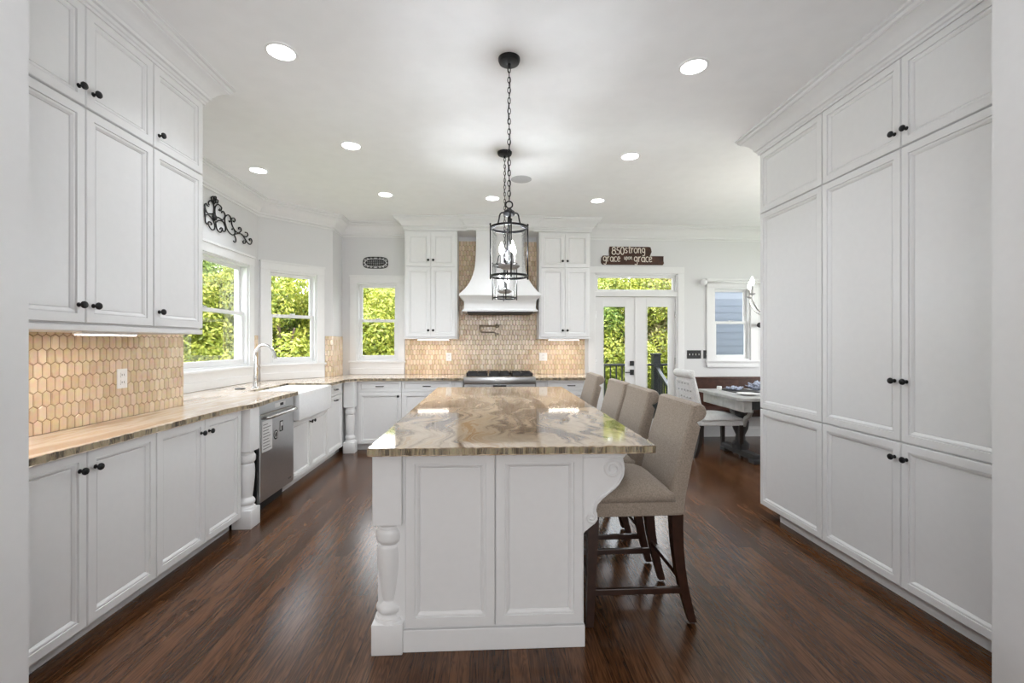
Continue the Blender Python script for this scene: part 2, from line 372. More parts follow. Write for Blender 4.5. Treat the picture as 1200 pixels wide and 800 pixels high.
struct(build('floor', box(B(), -2.9, 5.6, -3.1, 6.62, -.12, 0), 'floor'))
struct(build('ceiling', box(B(), -2.9, 5.6, -3.1, 6.62, ZC, ZC+.15), 'ceil'))
wall('wall_left', (XB, 1.69), (XB, YS), 0, ZC, .12)
wall('wall_left_step', (XB-.12, YS), (XW-.15, YS), 0, ZC, .1)
wall('wall_left_window', (XW, YS-.1), BAY[0], 0, ZC, .15, [(3.75-YS+.1, 5.22-YS+.1, 1.11, 2.23)])
wall('wall_left_diagonal', BAY[0], BAY[1], 0, ZC, .15, [(.115, .69, 1.11, 2.23)])
wall('wall_left_return', BAY[1], BAY[2], 0, ZC, .15)
DX0, DX1 = 1.505, 2.715
wall('wall_back', (BAY[2][0], YB), (5.5, YB), 0, ZC, .15,
     [(-1.857+2.06, -1.291+2.06, 1.11, 2.20), (DX0+2.06, DX1+2.06, 0, 2.36), (3.253+2.06, 3.80+2.06, 1.11, 2.17)])
wall('wall_right', (5.5, YB), (5.5, 1.56), 0, ZC, .12, [(1.0, 3.0, .8, 2.4)])
wall('wall_right_pantry', (2.82, 3.42), (2.82, 1.56), 0, ZC, .1)
bm = B(); box(bm, -2.9, -1.629, 1.56, 1.69, 0, ZC); struct(build('wall_front_left', bm, 'trim'))
bm = B(); box(bm, 1.967, 5.5, 1.56, 1.69, 0, ZC); struct(build('wall_front_right', bm, 'trim'))
bm = B(); box(bm, -1.629, 1.967, 1.56, 1.69, 2.80, ZC); struct(build('wall_front_header', bm, 'trim'))
wall('wall_rear', (5.5, -3.0), (-2.9, -3.0), 0, ZC, .1, m='trim')
wall('wall_rear_left', (-2.8, -3.0), (-2.8, 1.56), 0, ZC, .1, m='trim')
wall('wall_rear_right', (5.5, 1.56), (5.5, -3.0), 0, ZC, .1, m='trim')
for side, x in (('left', -1.629), ('right', 1.967)):
    s = 1 if side == 'left' else -1
    bm = B(); box(bm, min(x, x-s*.10), max(x, x-s*.10), 1.535, 1.56, 0, 2.9, .003); struct(build('trim_opening_'+side, bm, 'trim'))

CR = [(0, -.19), (.012, -.19), (.014, -.174), (.008, -.170), (.024, -.164), (.030, -.148), (.024, -.144), (.036, -.134), (.05, -.105), (.075, -.078), (.105, -.058), (.122, -.050), (.120, -.042), (.132, -.038), (.140, -.028), (.136, -.020), (.150, -.016), (.150, 0), (0, 0)]
crown_prof = [(o, ZC+z) for o, z in CR]
bm = B(); sweep(bm, [(XW, YS+.0), BAY[0], BAY[1], BAY[2], (-1.13, YB)], crown_prof)
struct(build('trim_1', bm, 'trim', smooth=True))
bm = B(); sweep(bm, [(1.37, YB), (5.5, YB), (5.5, 1.69)], crown_prof)
struct(build('trim_2', bm, 'trim', smooth=True))
BBp = [(0, 0), (.016, 0), (.016, .11), (.010, .125), (.008, .14), (0, .14)]
bm = B(); sweep(bm, [(2.83, YB), (5.5, YB), (5.5, 3.6)], BBp); struct(build('baseboard_back', bm, 'trim'))
# wainscot frame under the dining window
bm = B()
for z in (.60, .24): sweep(bm, [(3.0, YB), (5.3, YB)], [(0, z), (.014, z), (.018, z+.015), (.012, z+.03), (0, z+.03)])
struct(build('trim_3', bm, 'trim'))

# ------------------------------------------------------------------ windows
def frame_ring(bm, x0, x1, z0, z1, wd, y0, y1, bev=.0, bot=None):
    b = wd if bot is None else bot
    box(bm, x0, x0+wd, y0, y1, z0, z1, bev); box(bm, x1-wd, x1, y0, y1, z0, z1, bev)
    box(bm, x0+wd, x1-wd, y0, y1, z1-wd, z1, bev); box(bm, x0+wd, x1-wd, y0, y1, z0, z0+b, bev)
def window(n, loc, rz, w, z0, z1, apron=.19, pane='glass', cw=.1, ext=(0, 0)):
    r = sroot('window_%d' % n, loc, rz)
    bm = B()
    box(bm, -cw, 0, -.022, 0, z0, z1+cw, .003); box(bm, w, w+cw, -.022, 0, z0, z1+cw, .003); box(bm, -cw-.0, w+cw+.0, -.026, 0, z1, z1+cw, .003)
    box(bm, -cw-.006, w+cw+.006, -.034, 0, z1+cw-.012, z1+cw+.012, .003)
    frame_ring(bm, 0, w, z0, z1, .022, 0, .13)
    build('casing', bm, 'trim', r)
    bm = B(); box(bm, -cw-.015, w+cw+.015, -.05, .03, z0-.025, z0, .004); build('sill', bm, 'trim', r)
    if apron:
        bm = B(); box(bm, -cw, w+cw, -.022, 0, z0-apron+.002, z0-.025, .002); box(bm, -cw, w+cw, -.03, 0, z0-apron+.002, z0-apron*.55, .003); build('apron', bm, 'trim', r)
    zm = (z0+z1)/2+.02
    bm = B(); frame_ring(bm, .022, w-.022, zm-.02, z1-.022, .036, .07, .10, .003); u = build('upper_sash', bm, 'trim', r)
    build('pane', box(B(), .055, w-.055, .083, .087, zm+.012, z1-.055), pane, u)
    bm = B(); frame_ring(bm, .022, w-.022, z0+.022, zm+.018, .036, .035, .065, .003, bot=.055); l = build('lower_sash', bm, 'trim', r)
    build('pane', box(B(), .055, w-.055, .048, .052, z0+.07, zm-.015), pane, l)
    bm = B(); box(bm, w/2-.03, w/2+.03, .02, .036, zm+.018, zm+.03, .003); build('sash_lock', bm, 'chrome', l)
    return r
window(1, (XW, 3.75, 0), pi/2, 1.47, 1.11, 2.23)
window(2, (XW+.115*cos(pi/4), 5.44+.115*sin(pi/4), 0), pi/4, .575, 1.11, 2.23, cw=.095)
window(3, (-1.857, YB, 0), 0, .566, 1.11, 2.20, cw=.095)
window(4, (3.253, YB, 0), 0, .547, 1.11, 2.17, apron=.10, cw=.11)

# French door with transom
r = sroot('door_1', (DX0, YB, 0)); W = DX1-DX0
bm = B(); cw = .095
box(bm, -cw, 0, -.022, 0, 0, 2.36+cw, .003); box(bm, W, W+cw, -.022, 0, 0, 2.36+cw, .003); box(bm, -cw, W+cw, -.026, 0, 2.36, 2.36+cw, .003)
box(bm, -.006, W+.006, -.012, .14, 2.03, 2.10, .003)
box(bm, 0, .02, 0, .14, 0, 2.36); box(bm, W-.02, W, 0, .14, 0, 2.36); box(bm, 0, W, 0, .14, 2.34, 2.36)
build('door_frame', bm, 'trim', r)
bm = B(); frame_ring(bm, .02, W-.02, 2.10, 2.34, .035, .04, .08, .003); tr_ = build('transom_sash', bm, 'trim', r)
build('pane', box(B(), .05, W-.05, .058, .062, 2.13, 2.31), 'glass', tr_)
for k in (0, 1):
    x0 = .02+k*(W/2-.02); x1 = x0+W/2-.02
    bm = B(); st = .128; sx0, sx1 = (x0+.105, x1-.145) if k == 0 else (x0+.16, x1-.095)
    box(bm, x0+.002, sx0, .03, .07, .01, 2.025, .003); box(bm, sx1, x1-.002, .03, .07, .01, 2.025, .003)
    box(bm, sx0, sx1, .03, .07, 1.895, 2.025, .003); box(bm, sx0, sx1, .03, .07, .01, .25, .003)
    frame_ring(bm, sx0, sx1, .25, 1.895, .012, .024, .03, .002)
    lf = build('door_leaf', bm, 'trim', r)
    build('pane', box(B(), sx0, sx1, .048, .052, .25, 1.895), 'glass', lf)
    for z in (.3, 1.05, 1.72):
        bm = B(); hx = x0-.004 if k == 0 else x1-.008; box(bm, hx, hx+.012, .012, .03, z, z+.10, .002); build('hinge', bm, 'chrome', lf)
    if k == 0:
        hx = x1-.055
        bm = B(); box(bm, hx-.03, hx+.03, .016, .03, 1.03, 1.10, .003); build('deadbolt', bm, 'blackp', lf)
        bm = B(); box(bm, hx-.03, hx+.03, .016, .03, .90, .975, .003); box(bm, hx-.11, hx+.01, -.02, -.008, .93, .945, .004); box(bm, hx-.008, hx+.008, -.018, .018, .93, .945); build('lever_handle', bm, 'blackp', lf)
    else:
        bm = B(); box(bm, x0-.012, x0+.010, .018, .03, .02, 2.02, .003); build('astragal', bm, 'trim', lf)

# ------------------------------------------------------------------ backsplash tiles
def hex_tiles(bm, x0, x1, z0, z1, skip=None):
    """wall plane y=0, tiles rise to -y"""
    pw, pr, Ht, g = .044, .0700, .083, .0030
    rows = int((z1-z0)/pr)+3; cols = int((x1-x0)/pw)+3
    e = Ht-pr
    for r_ in range(-1, rows):
        cz = z0+r_*pr+.03
        for c_ in range(-1, cols):
            cx = x0+c_*pw+(pw/2 if r_ % 2 else 0)
            if skip and skip(cx, cz): continue
            out = []
            hw, hh, hs = pw/2-g/2, Ht/2-g/2, Ht/2-e-g/4
            for px, pz in ((-hw, -hs), (0, -hh), (hw, -hs), (hw, hs), (0, hh), (-hw, hs)):
                out.append((cx+px, cz+pz))
            # clip to the rectangle
            def clip(poly, ax, lim, sgn):
                res = []
                for i in range(len(poly)):
                    p, q = poly[i], poly[(i+1) % len(poly)]
                    ip, iq = sgn*(p[ax]-lim) >= 0, sgn*(q[ax]-lim) >= 0
                    if ip: res.append(p)
                    if ip != iq:
                        t = (lim-p[ax])/(q[ax]-p[ax]); res.append((p[0]+t*(q[0]-p[0]), p[1]+t*(q[1]-p[1])))
                return res
            for ax, lim, sg in ((0, x0, 1), (0, x1, -1), (1, z0, 1), (1, z1, -1)):
                out = clip(out, ax, lim, sg)
                if len(out) < 3: break
            if len(out) < 3: continue
            mx_ = sum(p[0] for p in out)/len(out); mz_ = sum(p[1] for p in out)/len(out)
            area = abs(sum(out[i][0]*out[(i+1) % len(out)][1]-out[(i+1) % len(out)][0]*out[i][1] for i in range(len(out))))/2
            if area < 1e-4: continue
            ta, tb = random.gauss(0, .022), random.gauss(0, .022)
            b0 = [bm.verts.new((p[0], 0, p[1])) for p in out]
            b1 = [bm.verts.new((p[0], -.0045, p[1])) for p in out]
            b2 = [bm.verts.new((mx_+(p[0]-mx_)*.80, -.0072+ta*(p[0]-mx_)+tb*(p[1]-mz_), mz_+(p[1]-mz_)*.90)) for p in out]
            n = len(out)
            for a, b in ((b0, b1), (b1, b2)):
                for i in range(n):
                    j = (i+1) % n; bm.faces.new((a[i], a[j], b[j], b[i]))
            bm.faces.new(b2)
def backsplash(name, p0, p1, z0, z1, skip=None):
    L = (Vector(p1)-Vector(p0)).length; a = atan2(p1[1]-p0[1], p1[0]-p0[0])
    bm = B(); hex_tiles(bm, 0, L, z0, z1, skip)
    root = sroot(name, (*p0, 0), a)
    build('tiles', bm, 'tile', root); 
    bm = B(); box(bm, 0, L, -.0035, 0, z0, z1) if not skip else [box(bm, *q) for q in ((0, L, -.0035, 0, z0, 1.44), (.75, 1.9, -.0035, 0, 1.44, z1))]
    build('grout', bm, 'grout', root)
    return root
backsplash('wall_left_backsplash', (XB, 1.70), (XB, YS-.005), .92, 1.45)
n_ = (cos(pi/4), sin(pi/4))
backsplash('wall_diagonal_backsplash', (XW+.80*n_[0], 5.44+.80*n_[1]), (BAY[1][0], BAY[1][1]), .92, 1.45)
backsplash('wall_return_backsplash', BAY[1], BAY[2], .92, 1.45)
backsplash('wall_window_backsplash', (XW, 5.335), (XW, 5.43), .92, 1.45)
backsplash('wall_back_backsplash', (-1.19, YB), (1.36, YB), .92, 2.80, skip=lambda x, z: z > 1.50 and not (.70 < x < 1.92))

# ------------------------------------------------------------------ cabinet parts
DOOR_P = [(0, 0.0), (0, -.017), (.003, -.020), (.040, -.020), (.0415, -.0125), (.046, -.0155), (.052, -.0145), (.060, -.0080), (.0625, -.0030), (.066, -.0060)]
def panel(bm, x0, x1, z0, z1, prof=DOOR_P, k=1.0, y=0):
    rings = []
    for ins, d in prof:
        i = ins*k; rings.append([bm.verts.new(p) for p in ((x0+i, y+d, z0+i), (x1-i, y+d, z0+i), (x1-i, y+d, z1-i), (x0+i, y+d, z1-i))])
    for a, b in zip(rings, rings[1:]):
        for i in range(4): j = (i+1) % 4; bm.faces.new((a[i], a[j], b[j], b[i]))
    bm.faces.new(rings[-1]); bm.faces.new(rings[0][::-1])
    return bm
G = .0022
def door(parent, x0, x1, z0, z1, knob=None, pull=False, name='door', k=1.0, m='cab'):
    d = build(name, panel(B(), x0+G, x1-G, z0+G, z1-G, k=k), m, parent)
    if knob:
        kx, kz = knob
        mx = Matrix.Translation((kx, -.020, kz)) @ Matrix.Rotation(pi/2, 4, 'X')
        if pull:
            bm = B(); tube(bm, [(kx-.045, -.02, kz), (kx-.045, -.042, kz), (kx-.03, -.048, kz), (kx+.03, -.048, kz), (kx+.045, -.042, kz), (kx+.045, -.02, kz)], .006, 8)
            build('pull', bm, 'black', d, smooth=True)
        else:
            bm = B(); lathe(bm, [(.010, 0), (.010, .003), (.0055, .006), (.005, .014), (.009, .018), (.0155, .021), (.0165, .026), (.014, .031), (.007, .034)], 16, mx)
            build('knob', bm, 'black', d, smooth=True)
    return d
def carcass(parent, x0, x1, z0, z1, depth, toe=None, m='cab', name='body'):
    bm = B(); box(bm, x0, x1, 0, depth, z0, z1)
    if toe: box(bm, x0+toe[1], x1-toe[2], toe[0], depth, 0, z0)
    return build(name, bm, m, parent)

# left wall: lower cabinets (local x = world +Y, face at X=-1.83 so door fronts sit at -1.81)
XL = -1.83
def cab_left(y0, y1, label, group, cat='cabinet', name='base_cabinet'):
    return thing(name, label, cat, (XL, y0, 0), pi/2, group)
g = 'white base cabinets on the left wall'
c = cab_left(1.715, 2.565, 'white two-door base cabinet nearest the camera under the tiled counter', g)
carcass(c, 0, .85, .085, .884, .36, (.07, 0, 0))
door(c, 0, .425, .09, .882, (.385, .80)); door(c, .425, .85, .09, .882, (.465, .80))
c = cab_left(2.567, 3.41, 'white two-door base cabinet between nearest cabinet and turned post', g)
carcass(c, 0, .847, .085, .884, .36, (.07, 0, .0))
door(c, 0, .420, .09, .882, (.380, .80)); door(c, .420, .843, .09, .882, (.46, .80))
# dishwasher
c = thing('dishwasher', 'stainless steel dishwasher with bar handle and paper stickers', 'dishwasher', (-1.815, 3.63, 0), pi/2)
build('body', box(B(), .003, .607, .0, .37, .10, .882), 'blackp', c)
bm = B(); box(bm, .002, .608, -.028, 0, .115, .80, .004); build('door', bm, 'steel', c)
bm = B(); box(bm, .002, .608, -.028, 0, .803, .880, .004); p_ = build('control_panel', bm, 'steel', c)
bm = B(); box(bm, .25, .44, -.0295, -.028, .825, .862); build('display', bm, 'paper', p_)
bm = B(); box(bm, .34, .40, -.0305, -.0295, .832, .855); build('display_text', bm, 'blackp', p_)
bm = B(); tube(bm, [(.03, -.028, .775), (.03, -.065, .775), (.06, -.075, .775)]+[(x, -.078, .775) for x in (.15, .3, .45)]+[(.55, -.075, .775), (.58, -.065, .775), (.58, -.028, .775)], .013, 12); build('handle', bm, 'chrome', c, smooth=True)
bm = B(); box(bm, .02, .58, .06, .36, 0, .10); build('toe_kick', bm, 'blackp', c)
bm = B(); box(bm, .035, .20, -.0292, -.028, .50, .745); s_ = build('sticker', bm, 'paper', c)
bm = B()
for i in range(9): box(bm, .05, .05+random.uniform(.07, .13), -.0298, -.0292, .52+i*.024, .526+i*.024)
build('sticker_print', bm, 'print', s_)
bm = B(); lathe(bm, [(.04, 0), (.04, .0012)], 24, Matrix.Translation((.265, -.028, .60)) @ Matrix.Rotation(pi/2, 4, 'X')); s_ = build('badge', bm, 'blackp', c)
bm = B(); tube(bm, [(.265+.025*cos(t), -.0295, .60+.025*sin(t)) for t in [2*pi*i/20 for i in range(20)]], .003, 6, True); build('badge_ring', bm, 'paper', s_)
bm = B(); box(bm, .335, .395, -.0292, -.028, .61, .70); s_ = build('badge', bm, 'blackp', c)
bm = B(); box(bm, .345, .36, -.0298, -.0292, .62, .69); box(bm, .365, .388, -.0298, -.0292, .655, .69); build('badge_print', bm, 'paper', s_)
bm = B(); box(bm, .50, .56, -.0292, -.028, .155, .170); build('maker_plate', bm, 'print', c)

# sink base, drawers
c = cab_left(4.26, 5.165, 'white two-door cabinet under the farmhouse sink', None)
carcass(c, 0, .905, .085, .640, .36, (.07, 0, 0))
door(c, 0, .4525, .09, .638, (.415, .575)); door(c, .4525, .905, .09, .638, (.49, .575))
c = cab_left(5.17, 5.69, 'narrow white drawer cabinet between the sink and far turned post', None)
carcass(c, 0, .66, .085, .884, .36, (.07, 0, 0))
door(c, 0, .52, .745, .882, (.26, .815), True, 'drawer', .6); door(c, 0, .52, .09, .742, (.26, .69), True, 'door')

# turned posts
def post(name, label, x, y, wd=.13, top=.884, grp=None, rz=0):
    t = thing(name, label, 'post', (x, y, 0), rz, grp); h = wd/2
    bm = B(); box(bm, -h, h, -h, h, .565, top, .004); build('upper_block', bm, 'cab', t)
    R = h*.97
    pr = [(R*.80, .56), (R*.80, .566)]
    pr = [(R*.99, .568), (R*.84, .560), (R*.80, .552), (R*.86, .546), (R*.86, .540), (R*.97, .530), (R*1.0, .510), (R*.97, .490), (R*.84, .478), (R*.78, .472), (R*.86, .462), (R*.90, .44), (R*.92, .41), (R*.90, .37), (R*.84, .32), (R*.76, .27), (R*.69, .235), (R*.66, .222), (R*.72, .214), (R*.90, .200), (R*.96, .188), (R*.92, .175), (R*.80, .166), (R*.86, .155), (R*.98, .148)]
    build('turned_shaft', lathe(B(), [(v.x, v.y) for v in crspline([Vector(q) for q in pr[::-1]], 3)], 36), 'cab', t, smooth='all')
    bm = B()
    arch = lambda s: [(-s, 0), (s, 0), (s, .135)]+[(s*cos(a), .135+.018*sin(a)) for a in [pi*i/12 for i in range(1, 12)]]+[(-s, .135)]
    box(bm, -h-.004, h+.004, -h-.004, h+.004, 0, .135, .004)
    lathe(bm, [(h*1.08, .130), (h*.98, .150)], 32)
    build('plinth_block', bm, 'cab', t, smooth=True)
    return t
g = 'turned posts on the left counter run'
post('turned_post', 'white turned post between white cabinets and the dishwasher', -1.815, 3.485, grp=g)
post('turned_post', 'white turned post at the far inside corner of the counter run', -1.738, 5.762, .13, grp=g)

# upper cabinets left
g = 'white wall cabinets above the left counter'
c = thing('wall_cabinet', 'tall white four-door wall cabinet nearest the camera above tiled backsplash', 'cabinet', (-1.82, 1.70, 0), pi/2, g)
carcass(c, 0, .83, 1.45, 2.885, .37)
for a, b, kx in ((0, .42, .383), (.42, .83, .457)):
    door(c, a, b, 1.455, 2.415, (kx, 1.535)); door(c, a, b, 2.42, 2.87, (kx, 2.495))
c = thing('wall_cabinet', 'white two-door wall cabinet one door wide, beside the left window', 'cabinet', (-1.82, 2.532, 0), pi/2, g)
carcass(c, 0, .418, 1.45, 2.885, .37)
door(c, 0, .418, 1.455, 2.415, (.037, 1.535)); door(c, 0, .418, 2.42, 2.87, (.037, 2.495))
CC = [(0, ZC-.165), (.008, ZC-.165), (.009, ZC-.152), (.004, ZC-.149), (.014, ZC-.145), (.022, ZC-.134), (.016, ZC-.130), (.030, ZC-.126), (.034, ZC-.112), (.028, ZC-.109), (.040, ZC-.100), (.055, ZC-.078), (.078, ZC-.058), (.104, ZC-.046), (.104, ZC-.040), (.114, ZC-.036), (.120, ZC-.024), (.116, ZC-.018), (.130, ZC-.014), (.130, ZC), (0, ZC)]
bm = B(); sweep(bm, [(-1.80, 1.70), (-1.80, 2.952), (XB+.003, 2.952)], CC); box(bm, XB+.003, -1.80, 1.70, 2.952, 2.886, ZC-.001)
struct(build('trim_4', bm, 'cab', smooth=True))
bm = B(); box(bm, -2.18, -1.805, 1.70, 2.955, 1.420, 1.449, .004); 
lr = tag(build('light_rail', bm, 'cab'), 'white rail along the underside of left wall cabinets', 'moulding')
def strip(label, x0, x1, y0, y1, z, grp='under-cabinet light strips'):
    t = thing('under_cabinet_light', label, 'light', ((x0+x1)/2, (y0+y1)/2, z), 0, grp)
    a, b = (x1-x0)/2, (y1-y0)/2
    build('housing', box(B(), -a, a, -b, b, -.012, -.001), 'plastic', t)
    build('lens', box(B(), -a+.004, a-.004, -b+.004, b-.004, -.018, -.012), 'striplens', t)
    l = lamp('strip_lamp', 'AREA', (0, 0, -.022), (0, 0, 0), P_STRIP, (1, .86, .72), shape='RECTANGLE', size=2*a-.01, size_y=2*b-.01); l.parent = t
strip('lit strip light under left wall cabinets, nearest the camera', -1.90, -1.86, 1.72, 1.93, 1.42)
strip('lit strip light under left wall cabinets, nearer the left window', -1.90, -1.86, 2.17, 2.50, 1.42)

# pantry wall on the right (local x = world -Y)
XP = 2.18
g = 'white full-height pantry cabinets on the right'
def pantry(y1, y0, label, cols, knobs):
    t = thing('pantry_cabinet', label, 'cabinet', (XP, y1, 0), -pi/2, g); Wd = y1-y0
    bm = B(); box(bm, 0, Wd, 0, .62, .075, 2.885); box(bm, .17 if y1 > 3.4 else 0, Wd, .035, .62, 0, .075); build('body', bm, 'cab', t)
    for i, (a, b) in enumerate(cols):
        for z0, z1, kz in ((.08, .842, .76), (.846, 2.392, 1.165), (2.396, 2.868, 2.48)):
            kn = None
            if knobs: kn = ((b-.035) if knobs[i] == 'r' else (a+.035), kz)
            door(t, a, b, z0, z1, kn)
    return t
pantry(3.54, 2.862, 'single-column white pantry cabinet at the dining end of the wall', [(0, .678)], None)
pantry(2.86, 1.72, 'double-column white pantry cabinet with black knobs along middle seam', [(0, .568), (.568, 1.14)], 'rl')
bm = B(); sweep(bm, [(2.80, 3.545), (2.16, 3.545), (2.16, 1.69)], CC); box(bm, 2.16, 2.80, 1.69, 3.545, 2.886, ZC-.001)
struct(build('trim_5', bm, 'cab', smooth=True))

# back wall base cabinets
YF = 5.83
g = 'white base cabinets along the back wall'
def bcab(x0, x1, label): return thing('base_cabinet', label, 'cabinet', (x0, YF, 0), 0, g)
c = bcab(-1.655, -1.115, 'white base cabinet with black knob and pull in the back left corner'); w_ = .54
carcass(c, -.165, w_, .085, .884, .62, (.07, 0, 0)); door(c, 0, w_, .745, .882, (.27, .815), True, 'drawer', .6); door(c, 0, w_, .09, .741, (w_-.04, .69))
c = bcab(-1.113, -.48, 'white drawer base cabinet left of the filler beside the range'); w_ = .633
carcass(c, 0, w_, .085, .884, .62, (.07, 0, 0)); door(c, 0, w_, .745, .882, (w_/2, .815), True, 'drawer', .6)
door(c, 0, w_, .42, .741, (w_/2, .58), True, 'drawer'); door(c, 0, w_, .09, .416, (w_/2, .25), True, 'drawer')
c = bcab(-.478, -.337, 'narrow white pull-out cabinet left of the range'); w_ = .14
carcass(c, 0, w_, .085, .884, .62, (.07, 0, 0)); door(c, 0, w_, .09, .882, None, k=.35)
c = bcab(.59, .735, 'narrow white pull-out cabinet right of the range'); w_ = .145
carcass(c, 0, w_, .085, .884, .62, (.07, 0, 0)); door(c, 0, w_, .09, .882, None, k=.35)
c = bcab(.737, 1.36, 'white drawer base cabinet at the French door end'); w_ = .62
carcass(c, 0, w_, .085, .884, .62, (.07, 0, 0)); door(c, 0, w_, .745, .882, (w_/2, .815), True, 'drawer', .6)
door(c, 0, w_, .42, .741, (w_/2, .58), True, 'drawer'); door(c, 0, w_, .09, .416, (w_/2, .25), True, 'drawer')
# back uppers
YU = 6.13
g = 'white wall cabinets flanking the range hood'
for x0, x1, lb in ((-1.135, -.435, 'white four-door wall cabinet between window and range hood'), (.665, 1.365, 'white four-door wall cabinet between range hood and French door')):
    c = thing('wall_cabinet', lb, 'cabinet', (x0, YU, 0), 0, g); w_ = x1-x0
    carcass(c, 0, w_, 1.435, 2.86, YB-YU-.004)
    bm = B(); box(bm, -.004, w_+.004, -.022, YB-YU-.01, 1.415, 1.434, .004); build('light_rail', bm, 'cab', c)
    for a, b, kx in ((.02, w_/2, w_/2-.033), (w_/2, w_-.02, w_/2+.033)):
        door(c, a, b, 1.44, 2.375, (kx, 1.53)); door(c, a, b, 2.38, 2.835, (kx, 2.465))
strip('lit strip light under wall cabinet left of the range hood', -.97, -.55, 6.16, 6.20, 1.415)
strip('lit strip light under wall cabinet right of the range hood', .80, 1.22, 6.16, 6.20, 1.415)
yf = YU-.022
bm = B(); sweep(bm, [(-1.137, YB-.003), (-1.137, yf), (-.30, yf), (-.30, yf-.05), (.58, yf-.05), (.58, yf), (1.367, yf), (1.367, YB-.003)][::1], [(o, z) for o, z in CC])
box(bm, -1.137, 1.367, yf, YB-.003, 2.862, ZC-.001); box(bm, -.30, .58, yf-.05, yf, 2.862, ZC-.001)
struct(build('trim_6', bm, 'cab', smooth=True))

# ------------------------------------------------------------------ range hood
t = thing('range_hood', 'white flared range hood with cove band between wall cabinets', 'range hood', (.135, YB-.008, 0))
def hood_ring(bm, hw, dp, z): return [bm.verts.new(p) for p in ((-hw, -dp, z), (hw, -dp, z), (hw, 0, z), (-hw, 0, z))]
def loft(bm, rs):
    for a, b in zip(rs, rs[1:]):
        for i in range(4): j = (i+1) % 4; bm.faces.new((a[i], a[j], b[j], b[i]))
    bm.faces.new(rs[0][::-1]); bm.faces.new(rs[-1])
bm = B(); ctl = crspline([(.535, .60, 1.985), (.47, .575, 2.05), (.41, .54, 2.13), (.365, .49, 2.23), (.335, .44, 2.36), (.322, .40, 2.52), (.318, .385, 2.70), (.318, .38, 2.862)], 5)
loft(bm, [hood_ring(bm, *p) for p in ctl]); build('flared_canopy', bm, 'trim', t, smooth=True)
bm = B(); loft(bm, [hood_ring(bm, *p) for p in ((.535, .60, 1.985), (.535, .60, 1.975), (.515, .58, 1.96), (.49, .555, 1.94), (.472, .537, 1.91), (.468, .533, 1.87), (.468, .533, 1.81), (.475, .54, 1.80), (.492, .557, 1.79), (.492, .557, 1.772))][::-1]); build('cove_band', bm, 'trim', t, smooth=True)
bm = B(); box(bm, -.43, .43, -.50, -.03, 1.755, 1.772); build('filter_insert', bm, 'blackp', t)

# ------------------------------------------------------------------ range
t = thing('range', 'stainless steel gas range with black grates under the hood', 'range', (.125, 5.72, 0))
bm = B(); box(bm, -.452, .452, .06, .70, .08, .915); build('body', bm, 'steel', t)
bm = B(); box(bm, -.455, .455, .0, .10, .845, .935, .012); box(bm, -.455, .455, .06, .70, .905, .935, .004); build('cooktop', bm, 'steel', t, smooth=True)
bm = B(); box(bm, -.45, .45, .015, .05, .74, .84, .004); cp = build('control_panel', bm, 'steel', t)
bm = B(); box(bm, -.085, .085, .008, .015, .80, .832, .002); build('display', bm, 'blackp', cp)
bm = B(); box(bm, -.06, .0, -.0015, .0, .885, .915); build('maker_plate', bm, 'paper', cp)
for i in range(6):
    x = (-.38, -.27, -.16, .16, .27, .38)[i]
    bm = B(); lathe(bm, [(.024, 0), (.024, .02), (.018, .035)], 18, Matrix.Translation((x, .015, .785)) @ Matrix.Rotation(pi/2, 4, 'X')); build('knob', bm, 'steel', t, smooth=True)
bm = B(); box(bm, -.45, .45, .02, .06, .22, .73, .004); od = build('oven_door', bm, 'steel', t)
bm = B(); box(bm, -.3, .3, .016, .02, .34, .60); build('window', bm, 'blackp', od)
bm = B(); tube(bm, [(-.38, .02, .69), (-.38, -.03, .69), (.38, -.03, .69), (.38, .02, .69)], .012, 10); build('handle', bm, 'steel', od, smooth=True)
bm = B(); box(bm, -.45, .45, .03, .66, 0, .08); build('toe_kick', bm, 'blackp', t)
for k in range(3):
    bm = B(); x0 = -.43+k*.29
    for i in range(3): box(bm, x0+.005+i*.128, x0+.021+i*.128, .12, .62, .938, .975, .003)
    for i in range(4): box(bm, x0+.005, x0+.277, .12+i*.162, .136+i*.162, .938, .975, .003)
    build('grate', bm, 'blackp', t)
    for yy in (.24, .5):
        bm = B(); lathe(bm, [(.045, .934), (.045, .945), (.03, .955)], 18, Matrix.Translation((x0+.14, yy, 0))); build('burner', bm, 'blackp', t, smooth=True)
# pot filler
t = thing('pot_filler', 'bronze folding pot filler tap on tiles below the hood', 'tap', (.10, YB-.008, 1.60))
bm = B(); lathe(bm, [(.03, 0), (.03, .008), (.015, .015), (.015, .04)], 18, Matrix.Rotation(pi/2, 4, 'X')); build('flange', bm, 'bronze', t, smooth=True)
bm = B(); tube(bm, [(0, -.04, 0), (0, -.06, 0), (-.03, -.07, .0), (-.24, -.08, -.0)], .009, 10); lathe(bm, [(.013, -.03), (.013, .03)], 12, Matrix.Translation((-.24, -.08, -.015))); build('first_arm', bm, 'bronze', t, smooth=True)
bm = B(); tube(bm, [(-.24, -.08, -.04), (-.23, -.085, -.085), (-.21, -.09, -.09), (-.05, -.12, -.09), (-.02, -.13, -.10), (-.015, -.13, -.15)], .009, 10); build('second_arm', bm, 'bronze', t, smooth=True)
bm = B(); tube(bm, [(0, -.05, .0), (0, -.055, .045)], .006, 8); tube(bm, [(-.02, -.13, -.11), (.03, -.14, -.11)], .005, 8); tube(bm, [(.0, -.05, .01), (.05, -.055, .015)], .006, 8); build('lever', bm, 'bronze', t, smooth=True)

